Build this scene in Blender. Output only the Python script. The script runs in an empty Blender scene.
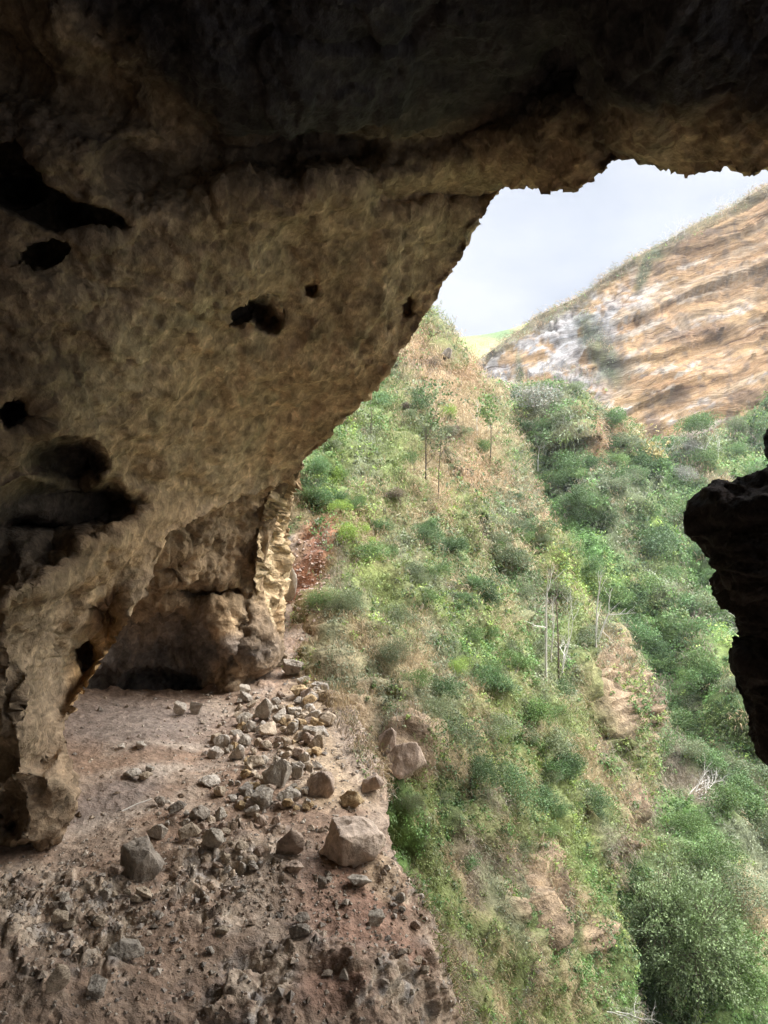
import bpy, bmesh, math
import numpy as np
from mathutils import Vector, Matrix

S = bpy.context.scene
# ------------------------------------------------------------------ camera, sky, sun, exposure
F, CX, CY, PITCH = 740.0, 384.0, 512.0, math.radians(6)
cam = bpy.data.cameras.new("camera")
cam.sensor_fit = 'VERTICAL'; cam.sensor_height = 36; cam.lens = F / 1024 * 36
cam.clip_start = 0.05; cam.clip_end = 3000
camo = bpy.data.objects.new("camera", cam); S.collection.objects.link(camo)
camo.rotation_euler = (math.radians(90) - PITCH, 0, 0)
S.camera = camo
SUN_EL, SUN_AZ = 46, 84            # azimuth measured from +Y (view direction) towards +X
SUN_ANGLE, SUN_POWER, SKY_POWER, EXPOSURE = 50, 1.5, 0.15, 2.65
w = bpy.data.worlds.new("World"); S.world = w; w.use_nodes = True
nt = w.node_tree; nt.nodes.clear()
def N(nt, t, **k):
    n = nt.nodes.new(t)
    for a, b in k.items():
        if a.startswith('i_'): n.inputs[a[2:].replace('_', ' ')].default_value = b
        else: setattr(n, a, b)
    return n
out = N(nt, 'ShaderNodeOutputWorld'); bg = N(nt, 'ShaderNodeBackground')
sky = N(nt, 'ShaderNodeTexSky', sky_type='NISHITA', sun_disc=False)
sky.sun_elevation = math.radians(SUN_EL); sky.sun_rotation = math.radians(SUN_AZ)
sky.dust_density = 3.0
tc = N(nt, 'ShaderNodeTexCoord'); sep = N(nt, 'ShaderNodeSeparateXYZ')
mp = N(nt, 'ShaderNodeMapping'); mp.inputs['Scale'].default_value = (1, 1, 2.2)
cn = N(nt, 'ShaderNodeTexNoise'); cn.inputs['Scale'].default_value = 3.2; cn.inputs['Detail'].default_value = 5; cn.inputs['Roughness'].default_value = .5
cr = N(nt, 'ShaderNodeValToRGB')
cr.color_ramp.elements[0].position = .36; cr.color_ramp.elements[0].color = (2.05, 2.25, 2.65, 1)
cr.color_ramp.elements[1].position = .6; cr.color_ramp.elements[1].color = (2.9, 3.0, 3.2, 1)
mx = N(nt, 'ShaderNodeMix', data_type='RGBA'); mx.inputs['Factor'].default_value = .97
# an overcast sky is brighter towards the zenith
zr = N(nt, 'ShaderNodeMapRange'); zr.inputs['From Min'].default_value = .38; zr.inputs['From Max'].default_value = .9
zr.inputs['To Min'].default_value = 1.0; zr.inputs['To Max'].default_value = 9.5
mul = N(nt, 'ShaderNodeVectorMath', operation='SCALE')
L = nt.links.new
L(tc.outputs['Generated'], mp.inputs['Vector']); L(mp.outputs[0], cn.inputs['Vector']); L(cn.outputs['Fac'], cr.inputs['Fac'])
L(sky.outputs[0], mx.inputs['A']); L(cr.outputs[0], mx.inputs['B'])
L(tc.outputs['Generated'], sep.inputs[0]); L(sep.outputs['Z'], zr.inputs['Value'])
L(mx.outputs['Result'], mul.inputs[0]); L(zr.outputs[0], mul.inputs['Scale'])
L(mul.outputs[0], bg.inputs['Color']); bg.inputs['Strength'].default_value = SKY_POWER * .3
L(bg.outputs[0], out.inputs['Surface'])
sl = bpy.data.lights.new("sun", 'SUN'); sl.energy = SUN_POWER; sl.angle = math.radians(SUN_ANGLE); sl.color = (1, .96, .9)
so = bpy.data.objects.new("sun", sl); S.collection.objects.link(so)
ce, az = math.cos(math.radians(SUN_EL)), math.radians(SUN_AZ)
sdir = Vector((math.sin(az) * ce, math.cos(az) * ce, math.sin(math.radians(SUN_EL))))
so.rotation_euler = sdir.to_track_quat('Z', 'Y').to_euler()
S.view_settings.view_transform = 'Standard'; S.view_settings.look = 'None'
S.view_settings.exposure = EXPOSURE; S.view_settings.gamma = 1
HAZE = .0003
S.render.engine = 'CYCLES'
S.cycles.max_bounces = 6; S.cycles.diffuse_bounces = 4; S.cycles.use_denoising = True

# ------------------------------------------------------------------ numpy helpers
RNG = np.random.default_rng(7)
cp, sp = math.cos(PITCH), math.sin(PITCH)
def P(px, py, d):
    """pixel of the photograph + distance along the view axis -> point in the world (camera at the origin)"""
    px, py, d = np.broadcast_arrays(np.asarray(px, float), np.asarray(py, float), np.asarray(d, float))
    x = (px - CX) / F * d; y = (CY - py) / F * d
    return np.stack([x, d * cp + y * sp, y * cp - d * sp], -1)
def proj(p):
    d = p[..., 1] * cp - p[..., 2] * sp; y = p[..., 1] * sp + p[..., 2] * cp
    return np.stack([CX + F * p[..., 0] / d, CY - F * y / d], -1), d
_perm = np.random.default_rng(3).integers(0, 1 << 30, 4096)
def _h(i, j, k):
    a = _perm[(i & 4095)]; a = _perm[(a + j) & 4095]; return _perm[(a + k) & 4095]
_g = np.random.default_rng(5).normal(size=(4096, 3)); _g /= np.linalg.norm(_g, axis=1)[:, None]
def perlin(p):
    i = np.floor(p).astype(np.int64); f = p - i; u = f * f * f * (f * (f * 6 - 15) + 10); r = 0
    for a in (0, 1):
        for b in (0, 1):
            for c in (0, 1):
                g = _g[_h(i[..., 0] + a, i[..., 1] + b, i[..., 2] + c) & 4095]
                d = g[..., 0] * (f[..., 0] - a) + g[..., 1] * (f[..., 1] - b) + g[..., 2] * (f[..., 2] - c)
                wx = u[..., 0] if a else 1 - u[..., 0]; wy = u[..., 1] if b else 1 - u[..., 1]; wz = u[..., 2] if c else 1 - u[..., 2]
                r = r + d * wx * wy * wz
    return r * 1.6
def fbm(p, s=1.0, o=5, g=.5, ridge=False, off=0.0):
    p = np.asarray(p) / s + off; r = 0; a = 1.0; t = 0
    for _ in range(o):
        n = perlin(p)
        r = r + a * ((1 - 2 * np.abs(n)) if ridge else n); t += a; a *= g; p = p * 2.03 + 17.3
    return r / t
def worley(p, s=1.0, off=0.0):
    """F1, F2 distances and an id in 0..1 of the nearest cell"""
    p = np.asarray(p) / s + off; i = np.floor(p).astype(np.int64); f = p - i
    F1 = np.full(p.shape[:-1], 9.); F2 = F1.copy(); ID = np.zeros_like(F1)
    for a in (-1, 0, 1):
        for b in (-1, 0, 1):
            for c in (-1, 0, 1):
                h = _h(i[..., 0] + a, i[..., 1] + b, i[..., 2] + c)
                ox = (h & 1023) / 1023.; oy = ((h >> 10) & 1023) / 1023.; oz = ((h >> 20) & 1023) / 1023.
                d = np.sqrt((a + ox - f[..., 0]) ** 2 + (b + oy - f[..., 1]) ** 2 + (c + oz - f[..., 2]) ** 2)
                m = d < F1; F2 = np.where(m, F1, np.minimum(F2, d)); ID = np.where(m, ox, ID); F1 = np.where(m, d, F1)
    return F1, F2, ID
def sstep(x, a, b):
    t = np.clip((x - a) / (b - a), 0, 1); return t * t * (3 - 2 * t)
def tps(ctrl, vals):
    c = np.asarray(ctrl, float) / 500.; n = len(c)
    def U(r2): return .5 * r2 * np.log(r2 + 1e-12)
    K = U(((c[:, None] - c[None]) ** 2).sum(-1)) + np.eye(n) * 1e-4
    A = np.zeros((n + 3, n + 3)); A[:n, :n] = K; A[:n, n] = 1; A[:n, n + 1:] = c; A[n, :n] = 1; A[n + 1:, :n] = c.T
    v = np.asarray(vals, float); b = np.zeros((n + 3,) + v.shape[1:]); b[:n] = v
    s = np.linalg.solve(A, b)
    def f(x, y):
        q = np.stack([x, y], -1).reshape(-1, 2) / 500.; r = []
        for k in range(0, len(q), 20000):
            qq = q[k:k + 20000]
            r.append(U(((qq[:, None] - c[None]) ** 2).sum(-1)) @ s[:n] + s[n] + qq @ s[n + 1:])
        return np.concatenate(r).reshape(x.shape + v.shape[1:])
    return f
def inside(px, py, poly):
    r = np.zeros(px.shape, bool); n = len(poly)
    for i in range(n):
        x1, y1 = poly[i]; x2, y2 = poly[(i + 1) % n]
        if y1 == y2: continue
        c = (py > min(y1, y2)) & (py <= max(y1, y2)); r ^= c & (px < (x2 - x1) * (py - y1) / (y2 - y1) + x1)
    return r
def nearest(px, py, poly):
    best = np.full(px.shape, 1e18); bx = px.copy(); by = py.copy(); n = len(poly)
    for i in range(n):
        x1, y1 = poly[i]; x2, y2 = poly[(i + 1) % n]; dx, dy = x2 - x1, y2 - y1
        t = np.clip(((px - x1) * dx + (py - y1) * dy) / (dx * dx + dy * dy + 1e-9), 0, 1)
        qx = x1 + t * dx; qy = y1 + t * dy; d = (px - qx) ** 2 + (py - qy) ** 2; m = d < best
        best = np.where(m, d, best); bx = np.where(m, qx, bx); by = np.where(m, qy, by)
    return bx, by, np.sqrt(best)
def unit_(a): return a / (np.linalg.norm(a, axis=-1, keepdims=True) + 1e-12)
def link(o): S.collection.objects.link(o); return o
def mesh_from(name, v, f, mat, col=None, smooth=True):
    """v (n,3), f (m,k) all the same k, or a list of such arrays"""
    fs = f if isinstance(f, list) else [f]
    me = bpy.data.meshes.new(name); nl = sum(a.size for a in fs); nf = sum(len(a) for a in fs)
    me.vertices.add(len(v)); me.loops.add(nl); me.polygons.add(nf)
    me.vertices.foreach_set("co", np.ascontiguousarray(v, np.float32).ravel())
    me.loops.foreach_set("vertex_index", np.concatenate([a.ravel() for a in fs]).astype(np.int32))
    tot = np.concatenate([np.full(len(a), a.shape[1]) for a in fs]); st = np.concatenate([[0], np.cumsum(tot)[:-1]])
    me.polygons.foreach_set("loop_start", st.astype(np.int32)); me.polygons.foreach_set("loop_total", tot.astype(np.int32))
    me.polygons.foreach_set("use_smooth", np.full(nf, smooth))
    me.update(calc_edges=True)
    if col is not None:
        a = me.color_attributes.new("Col", 'FLOAT_COLOR', 'POINT')
        c = np.ones((len(v), 4), np.float32); c[:, :3] = col; a.data.foreach_set("color", c.ravel())
    me.materials.append(mat); me.validate()
    return me
def obj(name, me, parent=None, **props):
    o = link(bpy.data.objects.new(name, me))
    if parent is not None: o.parent = parent
    for k, v in props.items(): o[k] = v
    return o
def axis(lo, a, b, hi, step, grow=1.25):
    """even steps between a and b, growing steps outside them"""
    r = list(np.arange(a, b + step, step)); s = step
    while r[-1] < hi: s = min(s * grow, 120); r.append(r[-1] + s)
    s = step
    while r[0] > lo: s = min(s * grow, 120); r.insert(0, r[0] - s)
    return np.array(r)
def sheet(name, poly, depth, mat, xs, ys, rings, disp=None, color=None, **props):
    """a rock face: grid cells inside the outline, pushed by real displacement, with its edges carried round to the back"""
    X, Y = np.meshgrid(xs, ys); ins = inside(X, Y, poly)
    q = ins[:-1, :-1] | ins[1:, :-1] | ins[:-1, 1:] | ins[1:, 1:]
    use = np.zeros(X.shape, bool); use[:-1, :-1] |= q; use[1:, :-1] |= q; use[:-1, 1:] |= q; use[1:, 1:] |= q
    bx, by, bd = nearest(X[use], Y[use], poly); i_in = ins[use]
    x = np.where(i_in, X[use], bx); y = np.where(i_in, Y[use], by)
    idx = np.full(X.shape, -1); idx[use] = np.arange(use.sum())
    jj, ii = np.nonzero(q)
    quads = np.stack([idx[jj + 1, ii], idx[jj + 1, ii + 1], idx[jj, ii + 1], idx[jj, ii]], 1)
    d = depth(x, y); edge = np.where(i_in, bd, 0)
    e = np.concatenate([quads[:, [k, (k + 1) % 4]] for k in range(4)])
    key = np.sort(e, 1); key = key[:, 0] * 10**7 + key[:, 1]
    _, first, cnt = np.unique(key, return_index=True, return_counts=True)
    be = e[first[cnt == 1]]
    ring = np.unique(be); cxy = np.array([x[ring], y[ring]])
    # inward direction at the rim, from the interior neighbours
    inx = np.zeros(len(x)); iny = np.zeros(len(x)); mxs = np.zeros(len(x))
    isr = np.zeros(len(x), bool); isr[ring] = True
    for k in range(4):
        for m in (1, 2, 3):
            a, b = quads[:, k], quads[:, (k + m) % 4]; s = isr[a] & ~isr[b]
            np.add.at(inx, a[s], x[b[s]] - x[a[s]]); np.add.at(iny, a[s], y[b[s]] - y[a[s]]); np.add.at(mxs, a[s], 1)
    loc = np.full(len(x), -1); loc[ring] = np.arange(len(ring)); dx, dy = inx[ring] * 1., iny[ring] * 1.
    for _ in range(6):
        ax_, ay_ = dx.copy(), dy.copy(); ea, eb = loc[be[:, 0]], loc[be[:, 1]]
        np.add.at(ax_, ea, dx[eb]); np.add.at(ax_, eb, dx[ea]); np.add.at(ay_, ea, dy[eb]); np.add.at(ay_, eb, dy[ea]); h_ = np.hypot(ax_, ay_) + 1e-9; dx, dy = ax_ / h_, ay_ / h_
    xs_, ys_, ds_, F4 = [x], [y], [d], [quads]; base = len(x); prev = ring
    eA, eB = loc[be[:, 0]], loc[be[:, 1]]
    for (inw, dep) in rings:
        cur = base + np.arange(len(ring))
        xs_.append(cxy[0] + dx * inw); ys_.append(cxy[1] + dy * inw); ds_.append(d[ring] + dep)
        F4.append(np.stack([prev[eB], prev[eA], cur[eA], cur[eB]], 1)); prev = cur; base += len(ring)
    nb = len(rings)
    x = np.concatenate(xs_); y = np.concatenate(ys_); d = np.concatenate(ds_)
    edge = np.concatenate([edge] + [np.zeros(len(ring))] * nb)
    f = np.concatenate(F4); v = P(x, y, d)
    vd = -unit_(v); k = sstep(edge, 0, 4 * abs(xs[len(xs) // 2 + 1] - xs[len(xs) // 2]))[:, None]; nrm = unit_(vnormals(v, f) * k + vd * (1 - k))
    if disp is not None: v = disp(v, nrm, x, y, d, edge)
    c = color(v, vnormals(v, f), x, y, d) if color is not None else None
    o = obj(name, mesh_from(name, v, f, mat, c), **props)
    return o, v, f, x, y, d, c
def vnormals(v, f):
    n = np.cross(v[f[:, 2]] - v[f[:, 0]], v[f[:, 3]] - v[f[:, 1]]); r = np.zeros_like(v)
    for k in range(4): np.add.at(r, f[:, k], n)
    r /= np.linalg.norm(r, axis=1)[:, None] + 1e-12
    return r * np.where((r * v).sum(1) > 0, -1, 1)[:, None]       # towards the camera
def inv(ctrl, lo, hi):
    c = np.array(ctrl, float); f = tps(c[:, :2], 1 / c[:, 2])
    return lambda x, y: 1 / np.clip(f(np.asarray(x, float), np.asarray(y, float)), 1 / hi, 1 / lo)
def blend(c, a, m): return c * (1 - m[:, None]) + np.asarray(a) * m[:, None]
def spots(x, y, lst, soft=.35):
    """0..1 mask of soft ellipses (px, py, rx, ry, angle)"""
    r = np.zeros(x.shape)
    for (a, b, rx, ry, an) in lst:
        c, s = math.cos(math.radians(an)), math.sin(math.radians(an)); u = ((x - a) * c + (y - b) * s) / rx; v = (-(x - a) * s + (y - b) * c) / ry
        r = np.maximum(r, 1 - sstep(np.sqrt(u * u + v * v), 1 - soft, 1 + soft))
    return r

# ------------------------------------------------------------------ materials
def rock_mat(name, bump=.6, scale=1.0, rough=.92, var=.35, grain=14.0, chip=.8, soft=1., wrp=.5):
    m = bpy.data.materials.new(name); m.use_nodes = True; nt = m.node_tree; b = nt.nodes['Principled BSDF']; l = nt.links.new
    b.inputs['Roughness'].default_value = rough; b.inputs['Specular IOR Level'].default_value = .25
    tc = N(nt, 'ShaderNodeTexCoord'); at = N(nt, 'ShaderNodeAttribute', attribute_name="Col")
    n1 = N(nt, 'ShaderNodeTexNoise'); n1.inputs['Scale'].default_value = 2.2 * scale; n1.inputs['Detail'].default_value = 9; n1.inputs['Roughness'].default_value = .65
    n2 = N(nt, 'ShaderNodeTexNoise'); n2.inputs['Scale'].default_value = grain * scale; n2.inputs['Detail'].default_value = 4
    l(tc.outputs['Object'], n1.inputs[0]); l(tc.outputs['Object'], n2.inputs[0])
    mr = N(nt, 'ShaderNodeMapRange'); mr.inputs['From Min'].default_value = .3; mr.inputs['From Max'].default_value = .7
    mr.inputs['To Min'].default_value = 1 - var; mr.inputs['To Max'].default_value = 1 + var
    mr2 = N(nt, 'ShaderNodeMapRange'); mr2.inputs['From Min'].default_value = .3; mr2.inputs['From Max'].default_value = .7
    mr2.inputs['To Min'].default_value = 1 - var * .6; mr2.inputs['To Max'].default_value = 1 + var * .6
    l(n1.outputs['Fac'], mr.inputs[0]); l(n2.outputs['Fac'], mr2.inputs[0])
    mm = N(nt, 'ShaderNodeMath', operation='MULTIPLY'); l(mr.outputs[0], mm.inputs[0]); l(mr2.outputs[0], mm.inputs[1])
    sc = N(nt, 'ShaderNodeVectorMath', operation='SCALE'); l(at.outputs['Color'], sc.inputs[0]); l(mm.outputs[0], sc.inputs['Scale'])
    vc = N(nt, 'ShaderNodeTexVoronoi'); vc.inputs['Scale'].default_value = 5.5 * scale; vs = N(nt, 'ShaderNodeSeparateColor'); vr = N(nt, 'ShaderNodeMapRange'); vr.inputs['To Min'].default_value = 1 - chip * .22; vr.inputs['To Max'].default_value = 1 + chip * .22
    sc2 = N(nt, 'ShaderNodeVectorMath', operation='SCALE'); l(vc.outputs['Color'], vs.inputs[0]); l(vs.outputs[0], vr.inputs[0]); l(sc.outputs[0], sc2.inputs[0]); l(vr.outputs[0], sc2.inputs['Scale'])
    l(sc2.outputs[0], b.inputs['Base Color'])
    b1 = N(nt, 'ShaderNodeBump'); b1.inputs['Strength'].default_value = bump * soft; b1.inputs['Distance'].default_value = .25 / scale
    b2 = N(nt, 'ShaderNodeBump'); b2.inputs['Strength'].default_value = bump; b2.inputs['Distance'].default_value = .5 / (grain * scale)
    vo = N(nt, 'ShaderNodeTexVoronoi'); vo.inputs['Scale'].default_value = 5.5 * scale; wn = N(nt, 'ShaderNodeTexNoise'); wn.inputs['Scale'].default_value = 2.5 * scale; wn.inputs['Detail'].default_value = 5; wn.inputs['Roughness'].default_value = .7
    l(tc.outputs['Object'], wn.inputs[0]); wm = N(nt, 'ShaderNodeVectorMath', operation='MULTIPLY_ADD'); wm.inputs[1].default_value = (wrp / scale,) * 3; l(wn.outputs['Color'], wm.inputs[0]); l(tc.outputs['Object'], wm.inputs[2]); l(wm.outputs[0], vo.inputs['Vector'])
    b0 = N(nt, 'ShaderNodeBump'); b0.inputs['Strength'].default_value = bump * chip; b0.inputs['Distance'].default_value = .10 / scale; l(wm.outputs[0], vc.inputs['Vector']); l(vo.outputs['Distance'], b0.inputs['Height']); l(b0.outputs[0], b1.inputs['Normal'])
    l(n1.outputs['Fac'], b1.inputs['Height']); l(n2.outputs['Fac'], b2.inputs['Height']); l(b1.outputs[0], b2.inputs['Normal']); l(b2.outputs[0], b.inputs['Normal'])
    return m
M_CAVE = rock_mat('cave_rock', .5, 1.1, .92, .3, 14., 1.0, .5, .35)
M_FLOOR = rock_mat('cave_soil', .55, 1.6, .95, .25)
M_HILL = rock_mat('hill_soil', .6, .7, .95, .35)
M_CLIFF = rock_mat('cliff_rock', .2, .35, .95, .2, 14., .2)
def strata(m):
    nt = m.node_tree; l = nt.links.new; b = nt.nodes['Principled BSDF']; col = b.inputs['Base Color'].links[0].from_socket; nrm = b.inputs['Normal'].links[0].from_socket
    tc = N(nt, 'ShaderNodeTexCoord'); mp = N(nt, 'ShaderNodeMapping'); mp.inputs['Rotation'].default_value = (0, .34, 0); mp.inputs['Scale'].default_value = (.07, .07, .75)
    mp.vector_type = 'POINT'; rt_ = N(nt, 'ShaderNodeMapping'); rt_.inputs['Rotation'].default_value = (0, .34, 0); mp.inputs['Rotation'].default_value = (0, 0, 0)
    w1 = N(nt, 'ShaderNodeTexNoise'); w1.inputs['Scale'].default_value = .09; w1.inputs['Detail'].default_value = 3; wa = N(nt, 'ShaderNodeVectorMath', operation='MULTIPLY_ADD'); wa.inputs[1].default_value = (6, 6, 6)
    l(tc.outputs['Object'], w1.inputs[0]); l(w1.outputs['Color'], wa.inputs[0]); l(tc.outputs['Object'], wa.inputs[2]); l(wa.outputs[0], rt_.inputs[0]); l(rt_.outputs[0], mp.inputs[0])
    n = N(nt, 'ShaderNodeTexNoise'); n.inputs['Scale'].default_value = 1; n.inputs['Detail'].default_value = 10; n.inputs['Roughness'].default_value = .72; l(mp.outputs[0], n.inputs[0])
    r = N(nt, 'ShaderNodeValToRGB'); e = r.color_ramp.elements; e[0].position = .36; e[0].color = (.34, .28, .24, 1); e[1].position = .40; e[1].color = (.85, .82, .8, 1)
    for p_, c_ in ((.50, (1, 1, 1, 1)), (.53, (.78, .76, .74, 1)), (.56, (1.05, 1.05, 1.05, 1)), (.63, (1.15, 1.2, 1.28, 1)), (.66, (.9, .9, .9, 1))): q = e.new(p_); q.color = c_
    l(n.outputs['Fac'], r.inputs[0]); mu = N(nt, 'ShaderNodeVectorMath', operation='MULTIPLY'); l(col, mu.inputs[0]); l(r.outputs[0], mu.inputs[1])
    v = N(nt, 'ShaderNodeTexVoronoi', feature='DISTANCE_TO_EDGE'); v.inputs['Scale'].default_value = .3; vm = N(nt, 'ShaderNodeVectorMath', operation='MULTIPLY'); vm.inputs[1].default_value = (.35, .35, 1.3); l(rt_.outputs[0], vm.inputs[0]); l(vm.outputs[0], v.inputs['Vector']); vr = N(nt, 'ShaderNodeMapRange'); vr.inputs['From Max'].default_value = .07; vr.inputs['To Min'].default_value = .78; l(v.outputs['Distance'], vr.inputs[0])
    m2 = N(nt, 'ShaderNodeVectorMath', operation='SCALE'); l(mu.outputs[0], m2.inputs[0]); l(vr.outputs[0], m2.inputs['Scale']); l(m2.outputs[0], b.inputs['Base Color'])
    bp = N(nt, 'ShaderNodeBump'); bp.inputs['Strength'].default_value = .9; bp.inputs['Distance'].default_value = 1.6; l(n.outputs['Fac'], bp.inputs['Height']); l(nrm, bp.inputs['Normal']); l(bp.outputs[0], b.inputs['Normal'])
strata(M_CLIFF)
M_DARK = rock_mat('outcrop_rock', .7, 2, .9, .3)

# ------------------------------------------------------------------ cave roof and left wall (near)
OPEN = [(505,188),(490,206),(470,236),(451,270),(436,300),(427,315),(415,328),(405,345),(391,366),(381,386),(365,402),(350,415),
        (335,429),(316,450),(303,463),(297,474),(284,481),(266,487),(247,494),(229,502),(205,513),(182,526),(164,538),(158,552),(156,572),
        (140,602),(120,630),(103,655),(88,682),(76,702),(63,722),(62,738),(68,754),(78,778),(77,795),(74,818),(66,832),(52,845),(31,853),(10,850),(-30,860),
        (-120,900),(-300,1000),(-1700,1700),(-1700,-1900),(2500,-1900),(2500,1900),(2400,1900),(2350,1300),(2300,900),(2300,500),(2200,-100),
        (1500,-60),(1100,120),(900,165),(768,169),(742,172),(728,167),(715,169),(690,173),(672,169),(655,167),(640,165),(631,161),
        (622,160),(612,163),(606,172),(598,176),(588,185),(577,190),(568,192),(556,187),(545,189),(535,187),(520,188)]
roof_d = inv([(0,0,8.5),(384,0,8.0),(768,0,7.0),(768,100,7.5),(768,165,8.2),(620,100,8.8),(620,158,9.6),(560,185,10.6),(505,185,12.0),
              (0,200,9.0),(200,200,9.8),(350,200,10.8),(0,400,9.6),(150,350,11.0),(300,300,12.2),(420,310,13.5),(380,380,14.2),(300,455,16.5),(230,480,15.5),
              (160,530,13.8),(70,500,11.2),(0,560,9.8),(100,600,12.6),(70,700,12.2),(20,650,10.8),(20,760,10.9),(60,790,11.8),(0,830,11.1),
              (60,835,12.0),(-300,400,8.5),(-300,800,9.5),(-1500,0,9),(-1500,1500,9),(500,-400,7),(500,-1700,8),(-800,-1500,8),(1200,-200,6.5),(1250,100,7.5),
              (2300,-1500,7),(1500,500,7),(2300,500,6),(1500,1800,8),(2300,1800,6)], 4, 30)
HOLES = [(66,460,36,21,4,1.4),(62,509,70,27,-5,1.6),(5,552,60,30,-8,1.6),(14,413,19,15,0,1.2),(243,311,15,10,-35,.9),(268,318,11,15,-30,.9),(310,289,6,9,20,.6),
         (404,309,7,12,15,.5),(40,205,45,15,22,1.0),(95,220,30,10,15,.7),(10,170,30,22,30,1.0),(40,258,22,9,-25,.7),
         (98,632,20,40,24,1.2),(68,672,22,40,22,1.2),(6,815,16,22,0,1.2),(105,598,20,9,-25,.8),(160,570,7,12,30,.5)]
def roof_depth(x, y):
    d = roof_d(x, y); p = P(x, y, d)
    wx = fbm(p, 1.0, 5, .6, off=3.1) * 10; wy = fbm(p, 1.0, 5, .6, off=9.7) * 9
    for (a, b, rx, ry, an, dd) in HOLES:
        d = d + dd * spots(x + wx, y + wy, [(a, b, rx, ry, an)], .3)
    # long folds of the roof: crest seams that run towards the mouth
    for pts, wd, h in (([(140,175),(300,150),(352,148),(420,138),(500,110),(560,60)], 26, .7), ([(0,60),(90,90),(230,135),(350,150)], 30, .5),
                       ([(560,60),(600,110),(612,150)], 14, .3), ([(380,200),(470,190),(505,190)], 12, .35), ([(0,470),(120,470),(229,500)], 16, .25)):
        _, _, e = nearest(x + wx, y + wy, pts + pts[-2:0:-1]); d = d + h * np.exp(-(e / wd) ** 2)
    # the roof hangs over the lower wall; a low block stands at the wall's foot
    yl = np.interp(x + wx * 2, [-200, 0, 60, 120, 160], [640, 606, 585, 560, 538]); d = d + .75 * sstep(y + wy * 1.5 - yl, -5, 12) * (1 - sstep(x, 90, 150))
    # the left pillar stands forward of the hollow beside it
    d = d - .9 * spots(x + wx * .5, y + wy * .5, [(22,660,34,110,4)], .3) - .9 * spots(x + wx * .5, y + wy, [(30,806,46,40,4)], .14) - .35 * spots(x + wx, y + wy, [(30,720,20,50,10),(60,770,14,30,25)], .3)
    return d
def warp(q, s, a, seed): return q + np.stack([fbm(q, s, 3, .55, off=seed + k) for k in (11., 23., 37.)], 1) * a
def rock_disp(v, n, big, med, sm, seed=0., flow=None, sizes=((2.3, .9), (.95, .8), (.42, .5), (.19, .3)), crack=.5):
    """broken rock: slow swells, tilted plane facets at four sizes parted by cracks, then a little grain"""
    q = v if flow is None else v * np.array(flow)
    a = fbm(q, 3.2, 3, off=seed) * big
    for sc, wt in sizes:
        w_ = q + np.stack([fbm(q, sc * .9, 3, .5, off=seed + k) for k in (11., 23., 37.)], 1) * sc * .45; f1, f2, idn = worley(w_, sc, off=seed)
        h = (np.floor(idn * 997) % 31) / 31.; h2 = (np.floor(idn * 1013) % 29) / 29.
        tl = ((w_[:, 0] * np.cos(h * 6.28) + w_[:, 1] * np.sin(h * 6.28)) * .8 + w_[:, 2] * (h2 - .5) * 2) / sc; tl = tl - np.floor(tl) - .5       # each facet is a plane of its own tilt
        a = a + med * wt * ((idn - .5) * .9 + np.abs(tl) * .5 - crack * np.clip(1 - (f2 - f1) / .10, 0, 1) * .35)
    c = fbm(q, .6, 4, .5, False, seed) * sm
    return v + n * (a + c)[:, None]
def roof_disp(v, n, x, y, d, e):
    k = .5 + .5 * sstep(e, 0, 50); k = k * (1 - .65 * spots(x, y, [(66,460,44,30,4),(62,509,78,36,-5),(14,413,24,22,0),(30,205,70,30,22)], .4))
    q = rock_disp(v, n, .7, .17, .10, 1.3, (1.15, .8, 1.1))
    q = q + np.stack([fbm(v, .35, 4, .65, off=j_) for j_ in (1., 2., 3.)], 1) * (.22 * (1 - sstep(e, 2, 16)))[:, None] / k[:, None]
    return v + (q - v) * k[:, None]
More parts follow.
